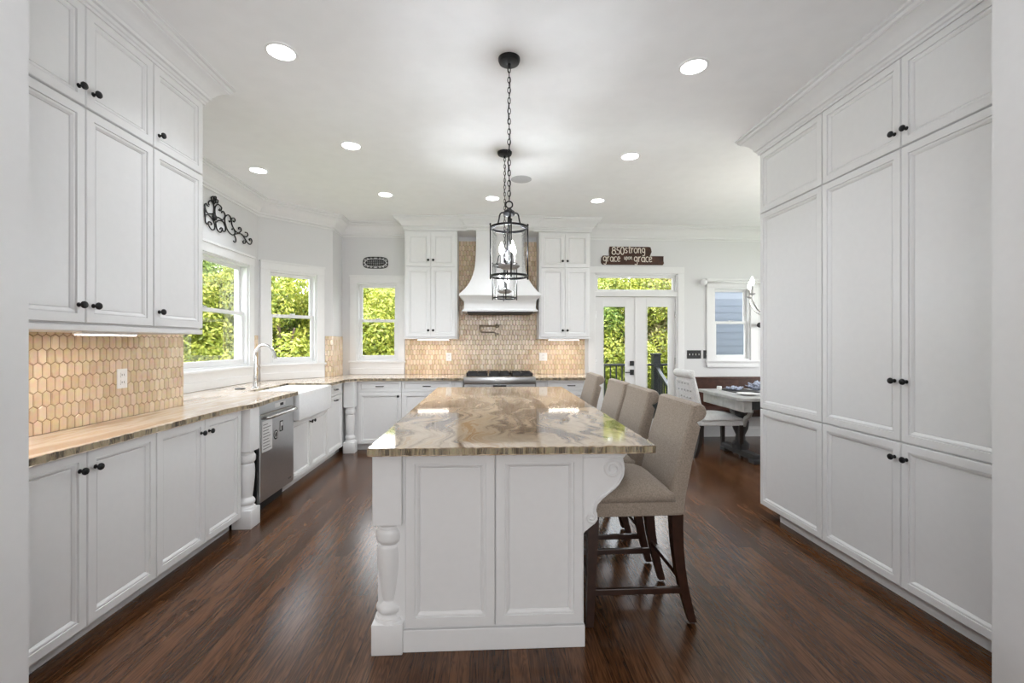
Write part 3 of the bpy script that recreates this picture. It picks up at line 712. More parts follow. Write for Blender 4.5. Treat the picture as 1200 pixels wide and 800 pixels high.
# ------------------------------------------------------------------ worktops
def rough(pts, amp=.003, step=.02, keep=()):
    out = []; n = len(pts)
    for i in range(n):
        p, q = Vector(pts[i]), Vector(pts[(i+1) % n]); out.append(tuple(p))
        if i in keep:
            L = (q-p).length; k = int(L/step); nn = Vector(((q-p).y, -(q-p).x)).normalized()
            for j in range(1, k): out.append(tuple(p+(q-p)*j/k+nn*random.uniform(-amp, amp)))
    return out
TZ0, TZ1 = .885, .92
cp_ = [(-1.785, 1.70), (-1.785, 2.9), (-1.782, 3.15), (-1.765, 3.33), (-1.735, 3.42), (-1.732, 3.55), (-1.750, 3.66), (-1.765, 3.80), (-1.765, 4.285), (-2.24, 4.285), (-2.24, 5.145), (-1.765, 5.145), (-1.755, 5.62), (-1.66, 5.72), (-1.60, 5.775), (-.336, 5.775),
       (-.336, YB-.008), (-2.052, YB-.008), (-2.052, 6.07), (XW+.008, 5.425), (XW+.008, YS+.004), (XB+.008, YS+.004), (XB+.008, 1.70)]
bm = B(); prism(bm, rough(cp_, keep=(0, 1, 2, 3, 4, 5, 6, 7, 8, 9, 10, 11, 12, 13, 14)), 'z', TZ0, TZ1, .004, 1)
tag(build('worktop', bm, ['counter', 'granite_edge']), 'beige granite worktop running under the left windows to the range', 'worktop')
bm = B(); prism(bm, rough([(.586, 5.775), (1.375, 5.775), (1.375, YB-.008), (.586, YB-.008)], keep=(0,)), 'z', TZ0, TZ1, .004, 1)
tag(build('worktop', bm, ['counter', 'granite_edge']), 'short beige granite worktop between range and French door', 'worktop')

# farmhouse sink
t = thing('farmhouse_sink', 'white apron-front farmhouse sink below the corner window', 'sink', (0, 0, 0))
x0, x1, y0, y1, zt, zb = -2.236, -1.755, 4.29, 5.14, .90, .645
bm = B(); th = .025
outer = [[bm.verts.new(p) for p in ((x0, y0, z), (x1, y0, z), (x1, y1, z), (x0, y1, z))] for z in (zb, zt)]
ins = [[bm.verts.new(p) for p in ((x0+a, y0+a, z), (x1-a, y0+a, z), (x1-a, y1-a, z), (x0+a, y1-a, z))] for a, z in ((th, zt), (th+.01, .70))]
bm.faces.new(outer[0][::-1])
for a, b in ((outer[0], outer[1]), (outer[1], ins[0]), (ins[0], ins[1])):
    for i in range(4): j = (i+1) % 4; bm.faces.new((a[i], a[j], b[j], b[i]))
bm.faces.new(ins[1])
bmesh.ops.bevel(bm, geom=[e for e in bm.edges], offset=.008, segments=3, profile=.5, affect='EDGES')
build('basin', bm, 'porc', t, smooth=True)
bm = B(); lathe(bm, [(.04, .701), (.04, .704), (.02, .702)], 20, Matrix.Translation((-1.98, 4.71, 0))); build('drain', bm, 'chrome', t, smooth=True)
# faucet
t = thing('kitchen_faucet', 'tall brushed nickel gooseneck faucet behind the farmhouse sink', 'tap', (-2.32, 4.62, TZ1))
bm = B(); lathe(bm, [(.030, 0), (.030, .006), (.022, .012), (.0175, .05), (.0165, .12)], 20); build('base', bm, 'chrome', t, smooth=True)
arc = [(0, 0, .10), (0, 0, .30)]+[(.10-.10*cos(a), -.02*(1-cos(a)), .32+.105*sin(a)) for a in [pi*i/14 for i in range(0, 13)]]
bm = B(); tube(bm, arc, .0135, 12); build('gooseneck', bm, 'chrome', t, smooth=True)
e_ = Vector(arc[-1]); bm = B(); tube(bm, [e_, e_+Vector((.012, 0, -.03)), e_+Vector((.022, 0, -.075))], .0155, 12, taper=[.9, 1.05, 1.15]); sh = build('spray_head', bm, 'chrome', t, smooth=True)
bm = B(); box(bm, e_.x+.026, e_.x+.034, e_.y-.006, e_.y+.006, e_.z-.06, e_.z-.025, .002); build('spray_button', bm, 'blackp', sh)
bm = B(); tube(bm, [(0, 0, .07), (.02, -.035, .075), (.03, -.05, .10)], .008, 10); build('lever', bm, 'chrome', t, smooth=True)
bm = B(); lathe(bm, [(.045, 0), (.045, .006), (.035, .01)], 20, Matrix.Translation((0, 0, TZ1)) @ Matrix.Scale(1, 4)); o = build('air_switch', bm, 'blackp', smooth=True); o.location = (-2.40, 4.50, 0)
tag(o, 'small dark round cap on the worktop beside the faucet', 'cap')

# outlets
def outlet(label, loc, rz, m='plastic', wd=.075, n=1, grp='white wall outlets'):
    t = thing('wall_outlet', label, 'outlet', loc, rz, grp)
    bm = B(); box(bm, -wd/2, wd/2, -.006, 0, -.058, .058, .003); build('cover_plate', bm, m, t)
    for z in (-.022, .022):
        bm = B(); box(bm, -.017, .017, -.009, -.006, z-.015, z+.015, .003); q = build('receptacle', bm, m, t)
        bm = B(); box(bm, -.009, -.006, -.0095, -.009, z-.005, z+.006); box(bm, .006, .009, -.0095, -.009, z-.005, z+.006); build('slots', bm, 'blackp', q)
    return t
outlet('white outlet on the tiles under the left wall cabinets', (XB+.0075, 2.815, 1.155), pi/2)
outlet('white outlet on the tiles left of the range', (-.58, YB-.0075, 1.165), 0)
outlet('white outlet on the tiles right of the range', (.76, YB-.0075, 1.165), 0, wd=.115)
# black switch plates
for x0, x1, lb in ((2.858, 3.065, 'wide black switch plate with four white toggles right of French door'), (3.10, 3.185, 'small black switch plate beside the dining window')):
    t = thing('switch_plate', lb, 'switch', ((x0+x1)/2, YB-.001, 1.195), 0, 'black switch plates'); h = (x1-x0)/2
    bm = B(); box(bm, -h, h, -.006, 0, -.06, .06, .002); build('cover_plate', bm, 'blackp', t)
    k = 4 if h > .08 else 1
    for i in range(k):
        x = (i-(k-1)/2)*.046; bm = B(); box(bm, x-.005, x+.005, -.014, -.006, -.012, .012, .001); build('toggle', bm, 'plastic', t)

# ------------------------------------------------------------------ island
t = thing('kitchen_island', 'large white kitchen island with panelled doors, seen end on', 'island', (0, 0, 0))
bm = B(); box(bm, -.495, .425, 2.045, 4.48, 0, .884); 
build('body', bm, 'cab', t)
bm = B(); box(bm, -.383, .428, 2.028, 2.05, 0, .098, .003); build('base_board', bm, 'cab', t)
for a, b in ((-.372, .022), (.026, .418)):
    build('door', panel(B(), a, b, .112, .874, y=2.045), 'cab', t)
bm = B(); box(bm, -.365, .43, 2.040, 2.05, .874, .884); build('top_rail', bm, 'cab', t)
for i in range(4):   # side panels facing the sink and the stools
    for s in (-1, 1):
        y0 = 2.20+i*.57; bm = panel(B(), 0, .55, .112, .874)
        o = build('side_panel', bm, 'cab', t)
        o.rotation_euler = (0, 0, pi/2 if s > 0 else -pi/2); o.location = (.425, y0, 0) if s > 0 else (-.495, y0+.55, 0)
pt = post('turned_post', '', -.450, 2.08, .128)
pt.parent = t; del pt['label']; del pt['category']; pt.name = 'turned_post'
# corbels
def corbel(y):
    bm = B()
    out = [(0, .884), (.205, .884), (.203, .868), (.195, .862), (.185, .850), (.182, .838)]
    out += [(.172+.016*sin(a), .815+.024*cos(a)) for a in (0.2, .8, 1.4)]
    out += [(.19, .79), (.187, .765), (.172, .735), (.15, .705), (.115, .68), (.085, .66), (.062, .635), (.055, .61), (.064, .59), (.066, .565), (.052, .545), (.03, .535), (.012, .52), (0, .50)]
    prism(bm, out, 'y', 0, .09, .003)
    def spiral(cx, cz, r0, turns, st, sg=1):
        n = int(26*turns); return [(cx+r0*(1-.78*i/n)*cos(st+sg*2*pi*turns*i/n), -.002, cz+r0*(1-.78*i/n)*sin(st+sg*2*pi*turns*i/n)) for i in range(n+1)]
    tube(bm, spiral(.135, .795, .047, 1.6, 0, 1), .0075, 8)
    tube(bm, spiral(.035, .575, .024, 1.4, 0, -1), .005, 8)
    tube(bm, [(.182, -.001, .795), (.178, -.001, .76), (.158, -.001, .725), (.12, -.001, .695), (.075, -.001, .665), (.052, -.001, .635), (.046, -.001, .60), (.058, -.001, .575)], .006, 8)
    for z in (.872, .858, .846): box(bm, 0, .195-(.872-z)*.5, -.006, .094, z, z+.006, .002)
    o = build('corbel', bm, 'cab', t, smooth=True); o.location = (.425, y, 0); return o
for y in (2.045, 3.22, 4.36): corbel(y)
bm = B(); prism(bm, rough([(-.52, 1.955), (.725, 1.955), (.725, 4.59), (-.52, 4.59)], .004, keep=(0, 1, 2, 3)), 'z', TZ0, TZ1, .004, 1)
tag(build('island_worktop', bm, ['granite', 'granite_edge']), 'polished swirled brown and cream granite slab on the island', 'worktop')

# ------------------------------------------------------------------ bar stools
def leg_bm(p0, p1, a, b, bow=0, ax=1):
    bm = B(); pts = []
    for i in range(7):
        t_ = i/6; p = Vector(p0).lerp(Vector(p1), t_); p[ax] += bow*sin(pi*t_); pts.append((p, a+(b-a)*t_))
    rings = [[bm.verts.new((p.x+sx*h, p.y+sy*h, p.z)) for sx, sy in ((-1, -1), (1, -1), (1, 1), (-1, 1))] for p, h in pts]
    for r0, r1 in zip(rings, rings[1:]):
        for i in range(4): j = (i+1) % 4; bm.faces.new((r0[i], r0[j], r1[j], r1[i]))
    bm.faces.new(rings[0][::-1]); bm.faces.new(rings[-1]); return bm
def cushion(bm, x0, x1, y0, y1, z0, z1, dome=.03, r=.02, n=10):
    g_ = []
    for i in range(n+1):
        row = []
        for j in range(n+1):
            u, v = i/n, j/n; x = x0+(x1-x0)*u; y = y0+(y1-y0)*v
            e = min(1, min(u, 1-u)*n/1.5)*min(1, min(v, 1-v)*n/1.5)
            z = z1-r*(1-e)+dome*(sin(pi*u)*sin(pi*v))**.6
            row.append(bm.verts.new((x, y, z)))
        g_.append(row)
    for i in range(n):
        for j in range(n): bm.faces.new((g_[i][j], g_[i+1][j], g_[i+1][j+1], g_[i][j+1]))
    edge = [g_[i][0] for i in range(n+1)]+[g_[n][j] for j in range(1, n+1)]+[g_[i][n] for i in range(n-1, -1, -1)]+[g_[0][j] for j in range(n-1, 0, -1)]
    low = [bm.verts.new((v.co.x, v.co.y, z0)) for v in edge]; m_ = len(edge)
    for i in range(m_): j = (i+1) % m_; bm.faces.new((edge[i], low[i], low[j], edge[j]))
    bm.faces.new(low)
def scroll_back(bm, hw, prof, n=10, bulge=.012):
    """prof closed outline (y,z); extruded over x with rounded ends"""
    xs = [-hw, -hw+.005, -hw+.018, -hw*.6, -hw*.3, 0, hw*.3, hw*.6, hw-.018, hw-.005, hw]; rings = []
    cy = sum(p[0] for p in prof)/len(prof); cz = sum(p[1] for p in prof)/len(prof)
    for k, x in enumerate(xs):
        s = {0: .018, 1: .007, 9: .007, 10: .018}.get(k, 0); ring = []
        m_ = len(prof)
        for i, p in enumerate(prof):
            a, b = Vector(prof[i-1]), Vector(prof[(i+1) % m_]); d = (b-a).normalized(); nn = Vector((-d.y, d.x))
            q = Vector(p)+nn*s; ring.append(bm.verts.new((x, q.x, q.y)))
        rings.append(ring)
    for a, b in zip(rings, rings[1:]):
        for i in range(len(prof)): j = (i+1) % len(prof); bm.faces.new((a[i], a[j], b[j], b[i]))
    bm.faces.new(rings[0][::-1]); bm.faces.new(rings[-1])
def back_profile(y0, zb, ztop, lean, th, rr):
    """outline counter-clockwise seen with y right, z up; front is -y"""
    c = (y0+lean+rr*.62, ztop-rr)
    pts = [(y0+th, zb), (y0+th+.008, zb+.15*(ztop-zb)), (y0+th+lean*.45, zb+.55*(ztop-zb)), (y0+th+lean*.72, zb+.80*(ztop-zb)-.01), (c[0]-rr*.05, c[1]-rr*1.05)]
    for a in range(-70, 131, 20):
        pts.append((c[0]+rr*cos(radians(a)), c[1]+rr*sin(radians(a))))
    pts += [(y0+lean*.88, zb+.86*(ztop-zb)), (y0+lean*.6, zb+.66*(ztop-zb)), (y0+lean*.25, zb+.38*(ztop-zb)), (y0, zb+.15*(ztop-zb)), (y0, zb)]
    return pts
def bar_stool():
    t = thing('bar_stool', '', 'bar stool')
    # local: front -y, back +y, width x. origin at seat centre on the floor
    bm = B(); prism(bm, [(-.235, -.235), (.235, -.235), (.225, .225), (-.225, .225)], 'z', .535, .605, .008); build('seat_rail', bm, 'linen', t, smooth=True)
    bm = B(); cushion(bm, -.235, .235, -.238, .19, .605, .665, .045, .022); s_ = build('seat_cushion', bm, 'linen', t, smooth='all')
    bm = B(); scroll_back(bm, .228, back_profile(.165, .535, 1.075, .115, .075, .045)); build('backrest', bm, 'linen', t, smooth=True)
    bm = B(); 
    for s in (-1, 1):
        build('leg', leg_bm((s*.205, -.205, .54), (s*.212, -.222, .012), .026, .017), 'stoolwood', t)
        build('leg', leg_bm((s*.195, .205, .54), (s*.198, .285, .012), .028, .018, -.022), 'stoolwood', t)
    for s in (-1, 1):
        bm = B(); box(bm, s*.208-.010, s*.208+.010, -.215, .225, .155, .185, .003); build('stretcher', bm, 'stoolwood', t)
    bm = B(); box(bm, -.20, .20, -.225, -.205, .215, .250, .003); build('footrest', bm, 'stoolwood', t)
    bm = B(); box(bm, -.20, .20, .215, .235, .215, .240, .003); build('stretcher', bm, 'stoolwood', t)
    for s in (-1, 1):
        for y in (-.222, .285):
            pass
    return t
stool0 = bar_stool()
SX = .70
for i, (y, dx, rz, lb) in enumerate(((2.375, 0, 0, 'beige linen bar stool nearest the camera, seat and legs fully visible'),
                                     (2.985, .0, 0, 'beige linen bar stool second along the island from the camera'),
                                     (3.50, .0, 0, 'beige linen bar stool third along the island, mostly hidden by the second'),
                                     (4.30, -.01, 0, 'beige linen bar stool at the far end of the island near range'))):
    o = stool0 if i == 0 else copy_tree(stool0)
    o.location = (SX+dx, y, 0); o.rotation_euler = (0, 0, -pi/2+rz); o['label'] = lb; o['group'] = 'beige bar stools along the island'

# ------------------------------------------------------------------ pendants
def chain(bm, z0, z1, p=.030):
    n = max(2, int((z1-z0)/p)); p = (z1-z0)/n
    for i in range(n):
        cz = z0+(i+.5)*p; k = i % 2; a, b = .009, p*.62
        pts = [((a*cos(t_) if k else 0), (0 if k else a*cos(t_)), cz+b*sin(t_)) for t_ in [2*pi*j/12 for j in range(12)]]
        tube(bm, pts, .0024, 5, True)
def lantern(X, Y, label, r):
    t = thing('pendant_lantern', label, 'pendant light', (X, Y, 1.75), 0, 'black lantern pendants over the island')
    T = ZC-1.75
    bm = B(); lathe(bm, [(.030, T-.034), (.058, T-.026), (.064, T-.012), (.064, T-.001)], 28); lathe(bm, [(.004, T-.055), (.010, T-.045), (.010, T-.034)], 12); build('ceiling_canopy', bm, 'black', t, smooth=True)
    bm = B(); chain(bm, .445, T-.05); tube(bm, [(.006*sin(z*21), .004*cos(z*17), .44+z) for z in [i*(T-.50)/40 for i in range(41)]], .002, 5); build('chain', bm, 'black', t, smooth='all')
    bm = B(); tube(bm, [(.020*cos(a), 0, .425+.020*sin(a)) for a in [2*pi*i/20 for i in range(20)]], .004, 6, True); build('loop', bm, 'black', t, smooth='all')
    bm = B(); lathe(bm, [(.004, .408), (.012, .402), (.018, .395), (.032, .385), (.036, .372), (.030, .362), (.012, .358)], 20); build('cap', bm, 'black', t, smooth=True)
    bm = B()
    for k in range(4):
        a = k*pi/2+.06
        pts = [(.022, .380), (.045, .376), (.055, .362), (.060, .335), (.068, .310), (.085, .296), (r, .288)]
        tube(bm, [(q*cos(a), q*sin(a), z) for q, z in crspline([Vector((p_[0], p_[1])) for p_ in pts], 4)], .0045, 6)
    build('curved_arms', bm, 'black', t, smooth='all')
    for nm, z in (('top_ring', .283), ('bottom_ring', .0)):
        bm = B(); lathe(bm, [(r-.006, z), (r+.002, z), (r+.003, z+.012), (r-.004, z+.013), (r-.006, z)], 40, cap=False); build(nm, bm, 'black', t, smooth=True)
    for k in range(4):
        a = k*pi/2+.06; bm = B(); tube(bm, [((r+.002)*cos(a), (r+.002)*sin(a), z) for z in (-.012, .306)], .0042, 6)
        lathe(bm, [(.002, .316), (.007, .310), (.003, .303)], 8, Matrix.Translation(((r+.002)*cos(a), (r+.002)*sin(a), 0))); build('upright', bm, 'black', t, smooth='all')
    bm = B(); lathe(bm, [(r-.009, .006), (r-.009, .281)], 40, cap=False); build('glass_cylinder', bm, 'lanternglass', t, smooth='all')
    bm = B(); tube(bm, [(0, 0, .36), (0, 0, .075)], .0045, 8); lathe(bm, [(.010, .05), (.016, .06), (.012, .08), (.006, .095)], 14)
    for k in range(3):
        a = k*2*pi/3+.9; tube(bm, [(0, 0, .07), (.02*cos(a), .02*sin(a), .058), (.042*cos(a), .042*sin(a), .062), (.045*cos(a), .045*sin(a), .075)], .004, 6)
    build('candle_cluster', bm, 'black', t, smooth='all')
    bm = B(); lathe(bm, [(.012, .046), (.045, .050), (.064, .064), (.064, .068), (.044, .056), (.012, .053)], 24); build('drip_dish', bm, 'candle', t, smooth=True)
    for k in range(3):
        a = k*2*pi/3+.9; x, y = .045*cos(a), .045*sin(a)
        bm = B(); lathe(bm, [(.019, .078), (.021, .084), (.010, .086), (.0095, .135)], 14, Matrix.Translation((x, y, 0))); c_ = build('candle_sleeve', bm, 'candle', t, smooth=True)
        bm = B(); lathe(bm, [(.006, .136), (.0145, .150), (.016, .162), (.012, .180), (.005, .200), (.001, .208)], 14, Matrix.Translation((x, y, 0))); build('bulb', bm, 'bulb', c_, smooth='all')
    l = lamp('bulb_glow', 'POINT', (0, 0, .165), (0, 0, 0), P_BULB*(.75 if Y < 3 else 1.25), CT, shadow_soft_size=.03); l.parent = t
lantern(.113, 2.66, 'black glass lantern pendant nearest the camera over the island', .108)
lantern(.130, 3.97, 'smaller-looking black lantern pendant behind the nearer one, toward the hood', .104)

# recessed lights and speaker
def can_light():
    t = thing('recessed_light', '', 'ceiling light', (0, 0, ZC), 0, 'recessed ceiling lights')
    bm = B(); lathe(bm, [(.088, -.0005), (.088, -.004), (.074, -.007), (.070, -.0005)], 32, cap=False); build('trim_ring', bm, 'plastic', t, smooth=True)
    build('lens', lathe(B(), [(.072, -.0005), (.072, -.004)], 32), 'canlens', t)
    l = lamp('can_lamp', 'AREA', (0, 0, -.012), (0, 0, 0), P_CAN, CT, shape='DISK', size=.13, spread=radians(115)); l.parent = t
    return t
cl0 = can_light()
def aim(px, py, Z):
    d_ = tan(atan((px-600)/F)+atan(26/533)); th = atan(26/533); zc = F*(Z-1.37)/(401-py); Y = zc/(cos(th)+d_*sin(th)); return d_*Y, Y
cans = [(-1.19, 2.66, 'nearest left recessed light, in front of the left wall cabinets'), (1.225, 2.68, 'nearest right recessed light, nearest the pantry crown'),
        (-1.17, 3.90, 'recessed light between the nearest left one and the hood side row'), (1.25, 4.0, 'recessed light second from the pantry in the right row'),
        (-2.23, 4.50, 'recessed light above the farmhouse sink, by the iron wall scroll'), (-1.17, 5.17, 'recessed light in the left row near the back window'),
        (.03, 5.24, 'recessed light in front of the range hood'), (1.26, 5.27, 'recessed light in the right row in front of wall cabinet by French door')]
for i, (x, y, lb) in enumerate(cans):
    o = cl0 if i == 0 else copy_tree(cl0)
    o.location = (x, y, ZC); o['label'] = lb
bm = B(); lathe(bm, [(.105, -.0005), (.105, -.004), (.098, -.006)], 36); o = build('ceiling_speaker', bm, 'speaker', smooth=True); o.location = (.32, 4.62, ZC)
tag(o, 'round flat ceiling speaker behind the nearer pendant chain', 'speaker')

# ------------------------------------------------------------------ iron wall scroll on the window wall (coordinates y,z on that wall)
def scr(bm, pts, r=.006, n=5):
    tube(bm, crspline([Vector((0, p[0], p[1])) for p in pts], n), r, 6)
def tr(zx, zy):           # wall drawing measured once: drawing units -> metres on the wall
    px = 230+zx/11.43; py = 225+zy/11.43
    d_ = tan(atan((px-600)/F)+atan(26/533)); X = XW+.012; Y = X/d_; th = atan(26/533)
    return (Y, 1.37+(401-py)*(Y*cos(th)+X*sin(th))/F)
SC = [[(175, 175), (165, 140), (190, 110), (225, 150), (240, 210), (235, 280), (200, 290), (150, 280), (120, 220), (115, 165), (135, 155), (150, 180), (170, 190)],
      [(115, 200), (118, 330), (135, 300), (180, 320), (225, 380), (250, 450), (240, 500), (205, 500), (175, 460), (160, 420), (175, 395), (205, 420), (200, 440)],
      [(120, 330), (125, 400), (150, 430), (165, 405)],
      [(260, 340), (250, 260), (255, 200), (285, 165), (320, 180), (340, 215), (325, 250), (305, 240), (315, 225)],
      [(260, 330), (300, 340), (350, 370), (380, 340), (385, 300), (365, 260), (345, 260), (340, 280)],
      [(260, 390), (275, 490), (320, 540), (350, 500), (335, 475), (315, 495)],
      [(270, 400), (300, 380), (350, 390), (385, 440), (395, 500), (375, 530), (350, 510)],
      [(400, 500), (385, 400), (390, 330), (430, 305), (460, 340), (465, 380), (445, 400), (440, 380)],
      [(390, 420), (410, 490), (450, 550), (500, 575), (520, 540), (505, 495), (485, 490), (480, 505)],
      [(470, 380), (480, 350), (510, 350), (520, 380), (505, 400), (495, 385)],
      [(470, 380), (480, 440), (510, 500), (560, 545), (600, 520), (595, 480), (570, 475), (570, 500)],
      [(500, 570), (560, 555), (610, 565), (650, 620), (690, 680), (725, 700), (745, 660), (735, 625), (710, 630), (718, 650)],
      [(510, 575), (530, 620), (530, 665), (510, 670), (500, 650)],
      [(610, 570), (660, 600), (690, 580), (680, 545), (655, 540)],
      [(665, 640), (660, 680), (635, 685), (625, 660), (640, 650)],
      [(245, 160), (200, 80), (235, 60), (250, 120)], [(245, 160), (235, 70), (265, 65), (262, 110)], [(262, 150), (265, 100), (290, 110), (285, 150)]]
bm = B()
for s_ in SC: scr(bm, [tr(*p) for p in s_], .0062)
yz = tr(250, 340); lathe(bm, [(.035, -.006), (.03, .006), (.012, .014)], 8, Matrix.Translation((0, yz[0], yz[1])) @ Matrix.Rotation(pi/2, 4, 'Y'))
o = build('iron_wall_scroll', bm, 'iron', smooth='all'); o.location = (XW+.012, 0, 0)
tag(o, 'black wrought iron scroll ornament on the wall above the left window', 'wall ornament')
# oval grille plaque over the back window
bm = B(); cx, cz = -1.60, 2.485
def P2(x, z): return (cx+x, 0, cz+z)
tube(bm, [P2(.17*(abs(cos(a))**.5)*(1 if cos(a) > 0 else -1), .078*(abs(sin(a))**.6)*(1 if sin(a) > 0 else -1)) for a in [2*pi*i/48+.01 for i in range(48)]], .005, 6, True)
tube(bm, [P2(.135*cos(a), .045*sin(a)) for a in [2*pi*i/40 for i in range(40)]], .005, 6, True)
for i in range(-6, 7): 
    x = i*.021; h = .044*sqrt(max(0, 1-(x/.135)**2)); tube(bm, [P2(x, -h), P2(x, h)], .0045, 5)
for z in (-.022, 0, .022):
    h = .135*sqrt(1-(z/.045)**2); tube(bm, [P2(-h, z), P2(h, z)], .0045, 5)
for sx in (-1, 1):
    for sz in (-1, 1):
        for (ox, oz, r0) in ((.135, .05, .022), (.085, .062, .018), (.035, .064, .016), (.16, .02, .014)):
            tube(bm, [P2(sx*(ox+r0*(1-i/22)*cos(i*.45)), sz*(oz+r0*(1-i/22)*sin(i*.45)*.7)) for i in range(18)], .004, 5)
o = build('iron_plaque', bm, 'iron', smooth='all'); o.location = (0, YB-.008, 0)
tag(o, 'small black iron scrollwork plaque above the back window', 'wall ornament')

# ------------------------------------------------------------------ lettered sign
t = thing('wooden_sign', 'stacked brown plank sign hand-lettered 850strong grace upon grace over French door', 'sign', (2.07, YB, 2.55))
M['signwood'] = mat('brown_sign_wood', (.055, .020, .010), .6, bump=(12, .3, .4))
bm = B(); prism(bm, [(-.355, .065), (.235, .065), (.262, .125), (.245, .19), (.22, .195), (-.35, .195), (-.36, .13)], 'y', -.02, -.002, .002); build('upper_plank', bm, 'signwood', t)
bm = B(); prism(bm, [(-.46, -.06), (-.475, -.03), (-.47, .035), (-.45, .062), (.435, .062), (.43, .0), (.44, -.04), (.425, -.065), (-.44, -.065)], 'y', -.024, -.002, .002); lp = build('lower_plank', bm, 'signwood', t)
def arcp(cx, cz, rx, rz, a0, a1, n=10): return [(cx+rx*cos(radians(a0+(a1-a0)*i/n)), cz+rz*sin(radians(a0+(a1-a0)*i/n))) for i in range(n+1)]
GL = {  # strokes in a box 0..w, baseline 0, x-height 1
 '8': (.9, [arcp(.4, 1.15, .3, .33, 0, 360, 14), arcp(.4, .42, .38, .42, 0, 360, 14)]),
 '5': (.85, [[(.7, 1.5), (.2, 1.48), (.15, .9)]+arcp(.35, .45, .35, .45, 110, -150, 10)]),
 '0': (.95, [arcp(.42, .75, .36, .75, 0, 360, 16)]),
 's': (.7, [[(.55, .9), (.3, 1.0), (.12, .8), (.3, .55), (.52, .3), (.35, .02), (.05, .1)]]),
 't': (.6, [[(.3, 1.5), (.26, .2), (.45, 0)], [(.0, 1.0), (.6, 1.05)]]),
 'r': (.6, [[(.1, 1), (.12, 0)], [(.12, .6), (.3, .95), (.5, .95)]]),
 'o': (.75, [arcp(.34, .5, .3, .5, 90, 450, 14)]),
 'n': (.8, [[(.1, 1), (.12, 0)], [(.12, .6), (.35, 1.0), (.55, .8), (.58, .1), (.75, 0)]]),
 'g': (.8, [arcp(.34, .55, .28, .42, 20, 340, 12), [(.62, .95), (.62, -.2), (.45, -.55), (.15, -.4)]]),
 'G': (1.0, [[(.75, 1.2), (.4, 1.4), (.1, .9), (.12, .3), (.4, 0), (.75, .2), (.78, .65), (.45, .65)]]),
 'a': (.8, [arcp(.34, .48, .28, .45, 20, 340, 12), [(.62, .95), (.62, .15), (.78, 0)]]),
 'c': (.65, [arcp(.36, .5, .3, .48, 50, 310, 10)]),
 'e': (.7, [[(.08, .5), (.55, .6), (.45, .95), (.2, .9), (.06, .5), (.2, .08), (.6, .12)]]),
 'u': (.75, [[(.1, 1), (.12, .2), (.35, 0), (.55, .25), (.58, 1)], [(.58, 1), (.62, 0)]]),
 'p': (.75, [[(.1, 1), (.1, -.55)], arcp(.36, .5, .27, .45, 170, -170, 12)]), ' ': (.5, [])}
def write(txt, x, z, s, r, parent, y=-.024):
    bm = B()
    for ch in txt:
        wd, st = GL[ch]
        for q in st:
            if len(q) > 8 or len(q) < 3: pts = [(x+p[0]*s, y, z+p[1]*s) for p in q]
            else: pts = [tuple(v) for v in crspline([Vector((x+p[0]*s, y, z+p[1]*s)) for p in q], 4)]
            tube(bm, pts, r, 6)
        x += wd*s
    build('lettering', bm, 'lettering', parent)
write('850', -.32, .082, .070, .0070, t.children[0], -.021)
write('strong', -.135, .104, .072, .0058, t.children[0], -.021)
write('grace', -.45, -.022, .072, .0060, lp)
write('upon', -.145, .010, .040, .0036, lp)
write('grace', .0, -.024, .076, .0060, lp)

# ------------------------------------------------------------------ dining side
# curtain rod with finials
t = thing('curtain_rod', 'white curtain rod with round finials above the dining window', 'curtain rod', (3.53, YB-.06, 2.235))
bm = B(); tube(bm, [(-.42, 0, 0), (.40, 0, 0)], .016, 12); build('rod', bm, 'trim', t, smooth='all')
for s in (-.45, .44):
    bm = B(); bmesh.ops.create_uvsphere(bm, u_segments=18, v_segments=12, radius=.045, matrix=Matrix.Translation((s, 0, 0))); build('finial', bm, 'trim', t, smooth='all')
    bm = B(); box(bm, s*.9-.008, s*.9+.008, 0, .058, -.008, .008); box(bm, s*.9-.02, s*.9+.02, .052, .058, -.03, .03); build('bracket', bm, 'trim', t)
bm = B(); lathe(bm, [(.01, 0), (.012, .03), (.035, .045), (.038, .06), (.02, .068)], 16, Matrix.Translation((3.895, YB-.022, 1.62)) @ Matrix.Rotation(pi/2, 4, 'X'))
tag(build('curtain_holdback', bm, 'blackp', smooth=True), 'small black knob holdback on the right of dining window casing', 'holdback')

# chandelier (mostly hidden by the pantry)
CXx, CYy = 2.925, 4.35
t = thing('chandelier', 'curved-arm chandelier with lit candle bulbs at the dining end', 'chandelier', (CXx, CYy, 1.71))
bm = B(); lathe(bm, [(.005, -.10), (.02, -.07), (.035, -.03), (.02, .02), (.012, .10), (.02, .20), (.012, .30), (.008, .34)], 20); lathe(bm, [(.06, ZC-1.71-.03), (.065, ZC-1.71-.001)], 24); build('stem', bm, 'chrome', t, smooth=True)
bm = B(); chain(bm, .34, ZC-1.71-.03); build('chain', bm, 'chrome', t, smooth='all')
for k in range(6):
    a = pi+.05+k*pi/3; R_ = .36
    pts = crspline([Vector(p) for p in ((.02, 0, .0), (.10, 0, -.06), (.20, 0, -.075), (.30, 0, -.02), (.355, 0, .07), (.36, 0, .13))], 5)
    bm = B(); tube(bm, [(p.x*cos(a), p.x*sin(a), p.z) for p in pts], .007, 8); ar = build('arm', bm, 'chrome', t, smooth='all')
    mx = Matrix.Translation((R_*cos(a), R_*sin(a), 0))
    bm = B(); lathe(bm, [(.008, .12), (.028, .132), (.030, .14), (.011, .142), (.010, .215)], 14, mx); build('candle', bm, 'candle', ar, smooth=True)
    bm = B(); lathe(bm, [(.008, .216), (.019, .236), (.021, .252), (.014, .278), (.004, .302)], 14, mx); build('bulb', bm, 'bulb', ar, smooth='all')
l = lamp('chandelier_glow', 'POINT', (0, 0, .30), (0, 0, 0), 10, (1, .93, .84), shadow_soft_size=.15); l.parent = t

